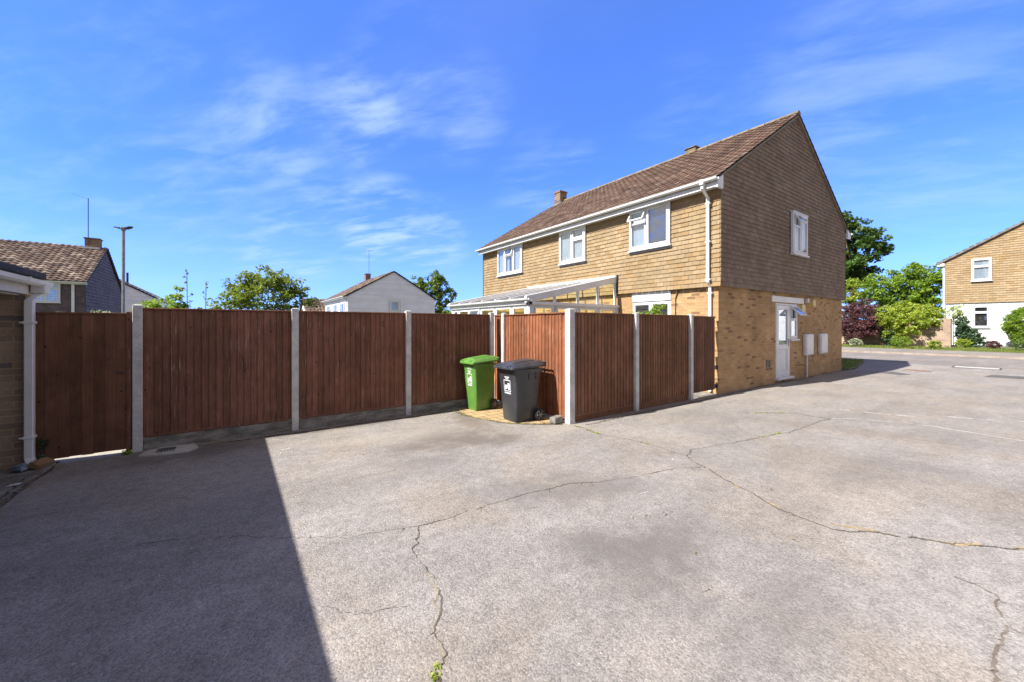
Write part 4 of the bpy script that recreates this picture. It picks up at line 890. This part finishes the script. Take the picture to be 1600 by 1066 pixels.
# white clad house, ridge along v
def white_house(u0, v0, L, W, base, ge, gr, label, side_wins=True, gwin=True):
    o = thing('house', (u0 + W / 2, v0 + L / 2, base), label, 'house'); um = u0 + W / 2
    part('wall', M_CLAD, o, lambda m: m.prism([(u0 + .03, base), (u0 + W - .03, base), (u0 + W - .03, ge), (um, gr - .1), (u0 + .03, ge)], v0 + .03, v0 + L, 1))
    sl_ = (gr - ge) / (W / 2)
    part('board_cladding', M_CLAD, o, lambda m: tiles(m, u0, u0 + W, 0., gr - .05, .20, 2.9, lim=lambda z: (max(u0, um - (gr - .05 - z) / sl_), min(u0 + W, um + (gr - .05 - z) / sl_)), thick=.045, jit=.002, holes=[(u0 + 3.85, u0 + 5.3, 3.0, 4.35)] if gwin else ()), F_v(v0 + .03))
    part('board_cladding', M_CLAD, o, lambda m: tiles(m, v0, v0 + L, 0., ge - .02, .165, 2.9, thick=.022, jit=.002), F_u(u0 + .03))
    part('board_cladding', M_CLAD, o, lambda m: tiles(m, v0, v0 + L, 0., ge - .02, .165, 2.9, thick=.022, jit=.002), F_U(u0 + W - .03))
    def rr(m):
        for s_, u in ((1, u0 - .35), (-1, u0 + W + .35)):
            t = Vector((um - u, 0, gr - ge + .06 + .35 * sl_ * .0)); roof_slope(m, (u, v0 - .12, ge - .06), (0, 1, 0), L + .24, t, t.length, .33, .33, amp=.04, step=.05)
    r_ = part('roof', M_ROOF2, o, rr)
    part('verge', M_RUST if False else M_FELT, o, lambda m: [m.add([(a, v, z) for v in (v0 - .14, v0 - .02) for a, z in ((u0 + W / 2 - s_ * (W / 2 + .35), ge - .06), (um, gr + .02), (um, gr - .1), (u0 + W / 2 - s_ * (W / 2 + .35), ge - .18))], [(0, 1, 2, 3), (4, 7, 6, 5), (3, 2, 6, 7), (0, 4, 5, 1)]) for s_ in (1, -1)])
    part('fascia', M_WHITE, o, lambda m: (m.box(u0 - .32, v0 - .1, ge - .2, u0 - .01, v0 + L, ge - .08), m.box(u0 + W + .01, v0 - .1, ge - .2, u0 + W + .32, v0 + L, ge - .08)))
    part('gutter', M_WHITE, o, lambda m: gutter(m, (u0 - .4, v0 - .15, ge - .05), (u0 - .4, v0 + L, ge - .05), (-1, 0, 0), .07))
    if gwin: window(o, F_v(v0), u0 + 4.12, u0 + 5.22, 3.05, 4.25, [(u0 + 4.12, u0 + 5.22, 3.05, 4.25, 0)], df=(.0, .10), fw=.14, sill=.05, back=-.02, deep=surf('olive_blind', (.10, .12, .09), (.14, .15, .11)))
    if side_wins:
        for y in (1.2, 4.6, 8.2): window(o, F_u(u0), v0 + y, v0 + y + 1.6, 2.6, 3.9, [(v0 + y, v0 + y + .8, 2.6, 3.9, 0), (v0 + y + .8, v0 + y + 1.6, 2.6, 3.9, 0)], df=(.03, .10), sill=.04)
        part('downpipe', M_WHITE, o, lambda m: m.tube([(u0 - .4, v0 + .25, ge - .1), (u0 - .06, v0 + .25, ge - .45), (u0 - .06, v0 + .25, base)], .04, 6))
    return o, r_
wh, wr = white_house(-.15, 36.0, 11.5, 9.2, -.95, 4.55, 7.3, 'white weatherboarded house with gable end facing the fence and a tall aerial')
part('chimney', M_CHIM, wr, lambda m: (m.box(4.15, 45.6, 6.9, 4.75, 46.3, 8.0), m.box(4.1, 45.55, 8.0, 4.8, 46.35, 8.08)))
aerial(wh, 4.7, 46.2, 7.9, 11.1, -.6)
w2, _ = white_house(-25.1, 48.97, 11, 9.2, -.95, 4.5, 7.2, 'white clad gable partly hidden behind the grey house, right of the lamp post', False, False)
part('flue', M_DKMET, w2, lambda m: m.tube([(-17.9, 49.6, 5.3), (-17.9, 49.6, 6.9)], .09, 8))
TH = thing('house', (2.0, 57, -.9), 'distant house showing only a strip of pale brown tiled roof beside white house', 'house')
part('wall', M_RENDER, TH, lambda m: m.prism([(54, -.95), (60.4, -.95), (60.4, 3.2), (57.2, 5.25), (54, 3.2)], -1.2, 9, 0))
part('roof', M_ROOF2, TH, lambda m: [roof_slope(m, (-1.45, v, 3.1), (1, 0, 0), 10.6, (0, s_ * 3.45, 2.3), math.hypot(3.45, 2.3), .42, .42, amp=.06, step=.06) for v, s_ in ((53.75, 1), (60.65, -1))])
# right-hand house
RH = thing('house', (30, -5.1, .4), 'buff tile-hung house with white rendered ground floor across the road', 'house')
U = 25.3; b0, b1 = -9.7, -.52; bm_ = -5.11; ez, pz = 5.45, 8.2; rs_ = (pz - ez) / (b1 - bm_)
lw = [(-2.18, -1.56, 1.5, 2.72)]; uw = [(-2.27, -1.52, 4.14, 5.40)]
part('rendered_wall', M_RENDER, RH, lambda m: walls(m, b0, b1, .2, 2.95, .12, lw), F_u(U))
part('side_wall', M_RENDER, RH, lambda m: m.box(U + .13, b0, .2, U + 9, b1, 2.94))
part('upper_wall', M_DARK, RH, lambda m: m.prism([(b0, 2.93), (b1, 2.93), (b1, ez - .02), (bm_, pz - .1), (b0, ez - .02)], U - .02, U + 9, 0))
part('tile_cladding', M_TILE, RH, lambda m: tiles(m, b0 - .03, b1 + .03, 2.9, pz - .04, .125, .24, holes=uw, lim=lambda z: (max(b0 - .03, bm_ - (pz - .02 - z) / rs_), min(b1 + .03, bm_ + (pz - .02 - z) / rs_)), kick=.02, thick=.022), F_u(U - .02))
part('tile_cladding', M_TILE, RH, lambda m: tiles(m, U, U + 9, 2.9, ez, .125, .24, kick=.02), F_V(b1 + .01))
def rr(m):
    for s_, v in ((1, b0 - .33), (-1, b1 + .33)):
        t = Vector((0, bm_ - v, pz - ez + .33 * rs_ * .6)); roof_slope(m, (U - .15, v, ez - .12), (1, 0, 0), 9.3, t, t.length, .3, .25, amp=.03, step=.04)
part('roof', M_ROOF, RH, rr)
part('verge', M_VERGE, RH, lambda m: [m.add([(x, v, z) for x in (U - .17, U - .05) for v, z in ((ve, ez - .12), (bm_, pz + .04), (bm_, pz - .06), (ve, ez - .22))], [(0, 1, 2, 3), (4, 7, 6, 5), (3, 2, 6, 7), (0, 4, 5, 1)]) for ve in (b0 - .33, b1 + .33)])
part('fascia', M_WHITE, RH, lambda m: m.box(U - .12, b1 + .04, ez - .32, U + 9, b1 + .34, ez - .14), bevel=.004)
part('gutter', M_WHITE, RH, lambda m: gutter(m, (U - .17, b1 + .42, ez - .10), (U + 9, b1 + .42, ez - .10), (0, 1, 0), .06))
part('downpipe', M_WHITE, RH, lambda m: m.box(U - .02, b1 + .04, .35, U + .06, b1 + .12, ez - .3))
window(RH, F_u(U - .02), *uw[0], [(uw[0][0], uw[0][1], 4.14, 4.95, 0), (uw[0][0], uw[0][1], 4.95, 5.40, 0)], df=(.02, .10), sill=.03, fw=.07, back=.004, curtain=[(-2.2, -1.6)])
window(RH, F_u(U), *lw[0], [(lw[0][0], lw[0][1], 1.5, 2.35, 0), (lw[0][0], lw[0][1], 2.35, 2.72, 0)], df=(-.05, .01), sill=.08, fw=.05, back=-.11, deep=M_DARK)
part('plinth', M_CONC, RH, lambda m: m.box(U - .03, b0, .3, U - .003, b1, .47))
# garden wall
GW = thing('garden_wall', (22.6, 5.5, .3), 'pale brick garden wall under the shrubs across the road', 'wall')
part('brickwork', M_GARDENWALL, GW, lambda m: m.box(22.5, -.78, .2, 22.72, 13, 1.92))
part('coping', M_CONC, GW, lambda m: m.box(22.46, -.8, 1.92, 22.76, 13, 1.98), bevel=.008)
part('end_pier', M_GARDENWALL, GW, lambda m: m.box(22.44, -1.05, .2, 22.78, -.785, 1.99))

# ------------------------------------------------------------------ lamp post
LP = thing('street_lamp', (-13.29, 19.82, -.3), 'tall grey twin-headed street lamp behind the fence beside the grey house', 'street lamp')
part('column', M_METAL, LP, lambda m: (m.tube([(-13.29, 19.82, -.4), (-13.29, 19.82, 1.2)], .085, 12), m.tube([(-13.29, 19.82, 1.2), (-13.29, 19.82, 5.95)], .058, 12)))
ca, sa = math.cos(-YAW), math.sin(-YAW)
# heads spread sideways; direction roughly across the view
dx, dy = math.cos(math.radians(-35)), math.sin(math.radians(-35))
for s_ in (-1, 1):
    def hd(m, s_=s_):
        R_ = []
        for (t, w_, h0, h1) in ((.04, .04, -.02, .03), (.12, .10, -.03, .05), (.30, .11, .0, .06), (.40, .05, .03, .06)):
            c = (-13.29 + s_ * t * dx, 19.82 + s_ * t * dy, 5.95 + t * .12)
            R_.append([(c[0] - dy * w_ * q, c[1] + dx * w_ * q, c[2] + (h0 if k else h1)) for q, k in ((-1, 0), (1, 0), (1, 1), (-1, 1))])
        m.loft(R_)
    part('lamp_head', M_DKMET, LP, hd, bevel=.01)
part('spigot', M_METAL, LP, lambda m: m.box(-13.37, 19.74, 5.88, -13.21, 19.90, 6.02), bevel=.01)

# ------------------------------------------------------------------ vegetation
L_OLIVE = leafmat('leaf_mid_green', (.06, .11, .02), (.20, .27, .05))
L_GARDEN = leafmat('leaf_garden', (.07, .12, .016), (.26, .30, .05), .4)
L_BRIGHT = leafmat('leaf_bright', (.12, .22, .02), (.30, .42, .05), .45)
L_YELLOW = leafmat('leaf_yellow_green', (.17, .27, .025), (.50, .54, .08), .45)
L_DARK = leafmat('leaf_dark', (.03, .075, .024), (.09, .17, .04), .35)
L_PURPLE = leafmat('leaf_purple', (.055, .018, .032), (.20, .065, .09), .25)
L_BLUE = leafmat('leaf_conifer', (.025, .06, .03), (.07, .13, .06), .2)
L_PALE = leafmat('leaf_variegated', (.16, .20, .10), (.50, .52, .36), .2)
def leaves(name, mat, parent, cl, per, size, seed, lr=.3, up=.35, asp=.55, label=None):
    rs = np.random.RandomState(seed); o0 = root_loc(parent) if parent else Vector((0, 0, 0))
    C = np.array([c[:3] for c in cl]); Rr = np.array([c[3] if len(c) > 3 else lr for c in cl]); n = len(C) * per
    ci = np.repeat(np.arange(len(C)), per)
    P = rs.normal(size=(n, 3)); P /= np.linalg.norm(P, axis=1)[:, None]; P *= (rs.rand(n) ** .5)[:, None]
    P = C[ci] + P * Rr[ci][:, None] * np.array([1, 1, .75]) - np.array(o0)
    N = rs.normal(size=(n, 3)); N[:, 2] = np.abs(N[:, 2]) + up; N /= np.linalg.norm(N, axis=1)[:, None]
    T = np.cross(N, rs.normal(size=(n, 3))); T /= np.linalg.norm(T, axis=1)[:, None]; B = np.cross(N, T)
    s = size * (.6 + .8 * rs.rand(n))[:, None]
    V = np.stack([P - T * s, P + B * s * asp + N * s * .18, P + T * s, P - B * s * asp + N * s * .18], 1).reshape(-1, 3)
    me = bpy.data.meshes.new(name); me.vertices.add(4 * n); me.vertices.foreach_set('co', V.ravel()); me.loops.add(4 * n); me.loops.foreach_set('vertex_index', np.arange(4 * n))
    me.polygons.add(n); me.polygons.foreach_set('loop_start', np.arange(n) * 4); me.polygons.foreach_set('loop_total', np.full(n, 4)); me.update(calc_edges=True)
    ca_ = me.color_attributes.new('Col', 'FLOAT_COLOR', 'CORNER'); base = rs.rand(len(C))[ci] * .6 + rs.rand(n) * .4
    cc_ = np.zeros((n, 4, 4), 'f'); cc_[:, :, 0] = base[:, None]; cc_[:, :, 1] = rs.rand(n)[:, None]; cc_[:, :, 3] = 1; ca_.data.foreach_set('color', cc_.ravel())
    me.materials.append(mat); ob = bpy.data.objects.new(name, me); COL.objects.link(ob)
    if parent: ob.parent = parent
    return ob
def clusters(blobs, k, seed, shell=.5):
    rs = np.random.RandomState(seed); out = []; vol = np.array([b[3] * b[4] * b[5] for b in blobs]) ** .7; vol /= vol.sum()
    for b, f in zip(blobs, vol):
        for i in range(max(2, int(k * f))):
            d = rs.normal(size=3); d /= np.linalg.norm(d); r = shell + (1 - shell) * rs.rand() * 1.05
            out.append((b[0] + d[0] * b[3] * r, b[1] + d[1] * b[4] * r, b[2] + d[2] * b[5] * r))
    return out
def tree(name, x, y, z, blobs, k, per, size, mat, seed, label, cat, lr, trunk=.12, fork=1.0, group=None, shell=.45, br=22, up=.35, bark=None):
    o = thing(name, (x, y, z), label, cat, group); cl = clusters(blobs, k, seed, shell)
    leaves('crown' if cat == 'tree' else 'foliage', mat, o, cl, per, size, seed + 1, lr, up)
    rs = random.Random(seed); m = MB(); f_ = Vector((x, y, z + fork))
    m.tube([(x, y, z - .1), (x + rs.uniform(-.03, .03), y, z + fork * .5), tuple(f_)], trunk, 8, r1=trunk * .7)
    for i in range(min(br, len(cl))):
        c = Vector(cl[rs.randrange(len(cl))]); mid = f_.lerp(c, .5) + Vector((rs.uniform(-.1, .1), rs.uniform(-.1, .1), rs.uniform(.0, .2))) * (c - f_).length * .4
        m.tube([tuple(f_), tuple(mid), tuple(c)], trunk * .38, 5, r1=trunk * .08, cap=False)
    m.build('trunk' if cat == 'tree' else 'stems', bark or M_BARK, o); return o
# behind the left fence
x, y = -8.3, 11.9
tree('garden_tree', x, y, 0, [(x, y, 2.6, 1.15, 1.15, .75), (x + .95, y - .3, 2.55, .65, .6, .55), (x - .95, y + .3, 2.35, .65, .6, .55), (x - .1, y, 3.25, .7, .7, .45), (x - .6, y + .4, 3.0, .6, .6, .5), (x + .6, y - .3, 3.05, .55, .6, .4), (x + .2, y, 1.5, 1.1, 1.0, .6)],
     330, 34, .052, L_GARDEN, 21, 'bushy green garden tree rising above the long fence', 'tree', .19, .07, 1.0)
x, y = -10.45, 6.35
tree('shrub', x, y, 0, [(x, y, 1.97, .42, .36, .28), (x + .3, y - .2, 1.90, .28, .28, .2), (x - .28, y + .2, 1.8, .32, .3, .3), (x + .2, y - .12, 2.3, .06, .08, .3), (x, y, 1.1, .4, .35, .6)], 150, 26, .04, L_BRIGHT, 31, 'bright lime green shrub just above the fence by the lamp post', 'shrub', .10, .03, .8)
def stalk(name, x, y, h, label, seed, mat=L_OLIVE):
    rs = random.Random(seed); o = thing(name, (x, y, 0), label, 'plant'); m = MB(); top = (x + rs.uniform(-.05, .05), y, h)
    m.tube([(x, y, 0), (x, y, h * .5), top], .007, 5); cl = []
    for i in range(7):
        z = h * (.72 + .28 * i / 6); a = rs.random() * 6.28; l = .11 * (1.2 - i / 7)
        e_ = (x + math.cos(a) * l, y + math.sin(a) * l, z + .05); m.tube([(x, y, z), e_], .004, 4); cl.append(e_ + (.035,))
    m.build('stem', M_BARK, o); cl.append(top + (.03,)); leaves('foliage', mat, o, cl, 7, .022, seed); return o
stalk('tall_weed', -10.05, 6.15, 2.72, 'tall thin weed stalk right of the lime shrub above the fence', 41, L_PURPLE)
stalk('tall_weed', -9.75, 6.1, 2.5, 'pale wispy weed stalk above the fence between lime shrub and tree', 42, L_PALE)
x, y = -15.5, 27.5
tree('shrub', x, y, -.6, [(x, y, 2.2, .8, .4, .45), (x - 1.5, y + .6, 2.0, .8, .4, .35)], 40, 20, .07, L_PALE, 35, 'faint pale twigs just above the gate before the grey house', 'shrub', .14, .04, 1.2, br=8)
x, y = 13.5, 48.0
tree('tree', x, y, -.9, [(x, y, 5.5, 2.6, 2.6, 3.0), (x - 1.5, y + 1, 7.2, 1.5, 1.5, 1.3), (x + 1.2, y - .8, 7.6, 1.5, 1.5, 1.9), (x + 2.3, y - 1.4, 5.6, 1.1, 1.1, 1.6), (x - 2.6, y + 1.8, 6.2, 1.2, 1.2, 1.6), (x, y, 3.0, 3.2, 3.2, 2.0)],
     330, 45, .15, L_OLIVE, 51, 'tall dark green tree behind the right side of the white house', 'tree', .48, .25, 3.0)
x, y = 17.5, 40
tree('tree', x, y, -.9, [(x, y, 3.0, 3.0, 3.0, 1.9), (x - 2.5, y + 1.8, 2.6, 2.2, 2, 1.6)], 150, 45, .13, L_BRIGHT, 55, 'low rounded green tree behind the far end of the conservatory', 'tree', .5, .2, 2.0)
x, y = -3.4, 27.0
tree('shrub', x, y, -.6, [(x, y, 1.6, .7, .6, .9)], 40, 30, .07, L_OLIVE, 57, 'small green bush beside the distant brown roof above fence', 'shrub', .25, .05, 1.0)
# yard plant in front of the ground-floor window
x, y = -.95, 1.15
tree('shrub', x, y, 0, [(x, y, 1.85, .24, .30, .22), (x + .1, y - .15, 2.05, .12, .14, .14), (x - .1, y + .38, 1.86, .16, .18, .10), (x, y, 1.3, .25, .3, .4)], 70, 18, .036, L_BRIGHT, 61, 'leafy green plant showing over the fence before the ground-floor window', 'shrub', .10, .02, .9)
# right side
x, y = 30.3, 5.0
tree('tree', x, y, .4, [(x, y, 7.6, 1.9, 1.7, 2.2), (x + 1.5, y - .9, 8.3, 1.0, 1.0, .8), (x + 2.1, y - 1.3, 7.6, .9, .8, .5), (x + 1.1, y - .6, 5.9, 1.0, .9, .8), (x - 1, y + .5, 9.3, 1.2, 1.2, 1.1), (x, y, 5.0, 1.5, 1.4, 1.3), (x - 1.0, y + .6, 6.0, 1.4, 1.4, 1.4)],
     250, 46, .13, L_DARK, 71, 'tall dark oak-like tree rising behind the end of the tiled house', 'tree', .36, .28, 4.2, shell=.3)
x, y = 27.6, 1.4
tree('tree', x, y, .4, [(x, y, 4.0, 1.5, 1.7, 1.6), (x - 1.1, y + 1.3, 3.9, 1.0, 1.1, 1.3), (x + .8, y - .6, 4.6, 1.0, 1.0, 1.1), (x, y, 2.5, 1.8, 2.0, 1.2)],
     380, 46, .085, L_BRIGHT, 73, 'bright green rounded tree between the two tiled houses', 'tree', .30, .12, 1.8)
x, y = 22.9, .65
tree('shrub', x, y, .4, [(x, y, 2.35, 1.1, 1.2, .75), (x - .8, y + .9, 2.1, .8, .8, .65), (x - .9, y - .1, 1.65, .6, 1.1, .55), (x - .2, y - 1.0, 1.9, .8, .6, .7), (x - .8, y + .4, 1.2, .4, .9, .3)],
     300, 44, .055, L_YELLOW, 75, 'wide yellow-green shrub spilling over the garden wall', 'shrub', .20, .06, .9)
x, y = 21.9, 2.5
tree('shrub', x, y, .4, [(x, y, 2.0, .75, .8, 1.0), (x - .2, y - .5, 1.7, .5, .5, .8), (x + .2, y + .7, 1.9, .8, .7, 1.0), (x, y + .2, 1.1, .5, .8, .5), (x, y - .1, 2.6, .5, .6, .6)], 300, 46, .05, L_PURPLE, 77, 'dark purple-leaved shrub beside the corner of the brick wall', 'shrub', .20, .05, .9)
x, y = 24.3, 3.7
tree('tree', x, y, .4, [(x, y, 3.6, .55, .6, .9), (x + .2, y - .2, 4.4, .4, .4, .5)], 60, 26, .07, L_YELLOW, 79, 'slender pale green sapling above the purple shrub', 'tree', .22, .04, 1.8)
x, y = 22.0, 1.35
tree('shrub', x, y, .4, [(x, y, 1.0, .25, .35, .6)], 36, 26, .06, L_BLUE, 81, 'spiky dark green plant against the garden wall', 'shrub', .14, .03, .4)
x, y = 24.0, -1.45
tree('shrub', x, y, .4, [(x, y, 1.0, .45, .5, .6), (x, y + .2, 1.6, .35, .3, .55), (x - .3, y - .35, .75, .4, .4, .35)], 110, 40, .05, L_BLUE, 83, 'dark blue-green conifer at the corner of the white rendered wall', 'shrub', .14, .04, .6)
x, y = 24.1, -.95
tree('shrub', x, y, .4, [(x, y - .1, 2.35, .3, .4, .45)], 26, 16, .05, L_YELLOW, 84, 'thin pale branches reaching across the rendered house corner', 'shrub', .14, .02, 1.5)
x, y = 24.3, -3.65
tree('hedge_bush', x, y, .4, [(x, y, 1.6, .8, .95, 1.05)], 330, 46, .042, L_BRIGHT, 85, 'rounded bright green bush against the white wall at the right edge', 'shrub', .14, .05, .6, shell=.75)
for (x, y, r, mt, lb, sd_) in ((20.9, 2.55, .30, L_PALE, 'low pale variegated plant on the verge nearest the tiled house', 91), (21.0, .62, .42, L_BRIGHT, 'round bright green shrub on the verge before the garden wall', 92),
                               (21.1, -.62, .27, L_YELLOW, 'small yellow-green shrub near the end of the garden wall', 93), (22.6, -1.5, .30, L_YELLOW, 'low yellowish shrub at the foot of the brick pier', 94),
                               (22.4, -2.5, .26, L_PURPLE, 'small reddish brown plant on the grass before the rendered wall', 95), (21.6, -3.55, .38, L_OLIVE, 'grey-green mounded plant at the right edge of the verge', 96)):
    tree('low_shrub', x, y, gz(x, y) + .08, [(x, y, gz(x, y) + .1 + r * .8, r, r * 1.1, r * .8)], 50, 26, .032, mt, sd_, lb, 'shrub', r * .3, .012, .15, shell=.6, br=10)
# weeds
def weed(x, y, r, h, mat, seed, label, size=.02):
    o = thing('weed', (x, y, 0), label, 'weed'); leaves('foliage', mat, o, [(x + random.uniform(-r, r), y + random.uniform(-r, r), h * random.random(), .03) for i in range(14)], 12, size, seed)
    return o
weed(-11.03, 2.06, .035, .32, L_BLUE, 101, 'green weed growing beside the foot of the garage downpipe', .02)
weed(-10.33, 2.04, .03, .05, L_BRIGHT, 102, 'tiny green tuft at the foot of the first concrete post', .012)
def cracktuft(pts, n, seed, name, label):
    rs = random.Random(seed); cl = []
    for i in range(n):
        k = rs.randrange(len(pts) - 1); t = rs.random(); a, b = pts[k], pts[k + 1]
        cl.append((a[0] + (b[0] - a[0]) * t + rs.uniform(-.01, .01), a[1] + (b[1] - a[1]) * t + rs.uniform(-.01, .01), .006, .018))
    o = leaves(name, L_YELLOW, None, cl, 9, .007, seed); o['kind'] = 'stuff'
cracktuft([(-4.83, -.45), (-4.86, -.8)], 20, 1, 'crack_moss', ''); cracktuft([(-4.82, -.18), (-4.80, -.3)], 8, 2, 'crack_moss', '')
cracktuft([(-4.7, -1.3), (-4.68, -1.5)], 6, 3, 'crack_moss', ''); cracktuft([(-2.6, -2.25), (-3.1, -2.16)], 16, 4, 'crack_moss', '')
cracktuft([(-1.5, -1.4), (-.95, -1.75)], 22, 5, 'crack_moss', ''); cracktuft([(-8.46, -3.0), (-8.54, -3.10)], 12, 6, 'crack_moss', '')
cracktuft([(-5.9, 1.9), (-5.86, 1.3), (-5.6, .55), (-5.1, .16)], 45, 7, 'crack_moss', '')

# dead leaves and grit gathered along the fence foot and the paving edge
L_LITTER = leafmat('dry_leaf', (.09, .05, .025), (.30, .20, .10), .1)
def litter(pts, n, seed, spread=.05):
    rs = random.Random(seed); cl = []
    for i in range(n):
        k = rs.randrange(len(pts) - 1); t = rs.random(); a, b = pts[k], pts[k + 1]
        cl.append((a[0] + (b[0] - a[0]) * t + rs.gauss(0, spread), a[1] + (b[1] - a[1]) * t + rs.gauss(0, spread), .014, .03))
    o = leaves('leaf_litter', L_LITTER, None, cl, 3, .009, seed, up=1.5); o['kind'] = 'stuff'
litter([(-9.6, 2.05), (-8.5, 2.0), (-6.9, 2.03), (-5.95, 2.03)], 150, 201, .04)
litter([(-5.9, 1.9), (-5.86, 1.3), (-5.6, .55), (-5.0, .1)], 120, 202, .03)
litter([(-4.7, -.1), (-3.0, -.1), (-1.2, -.1), (0, -.05)], 110, 203, .04)
litter([(-8.5, 1.0), (-6.2, .2), (-5.0, -2.0), (-7.2, -2.8)], 60, 204, .6)
litter([(-10.9, 1.9), (-10.95, .4)], 60, 205, .05)
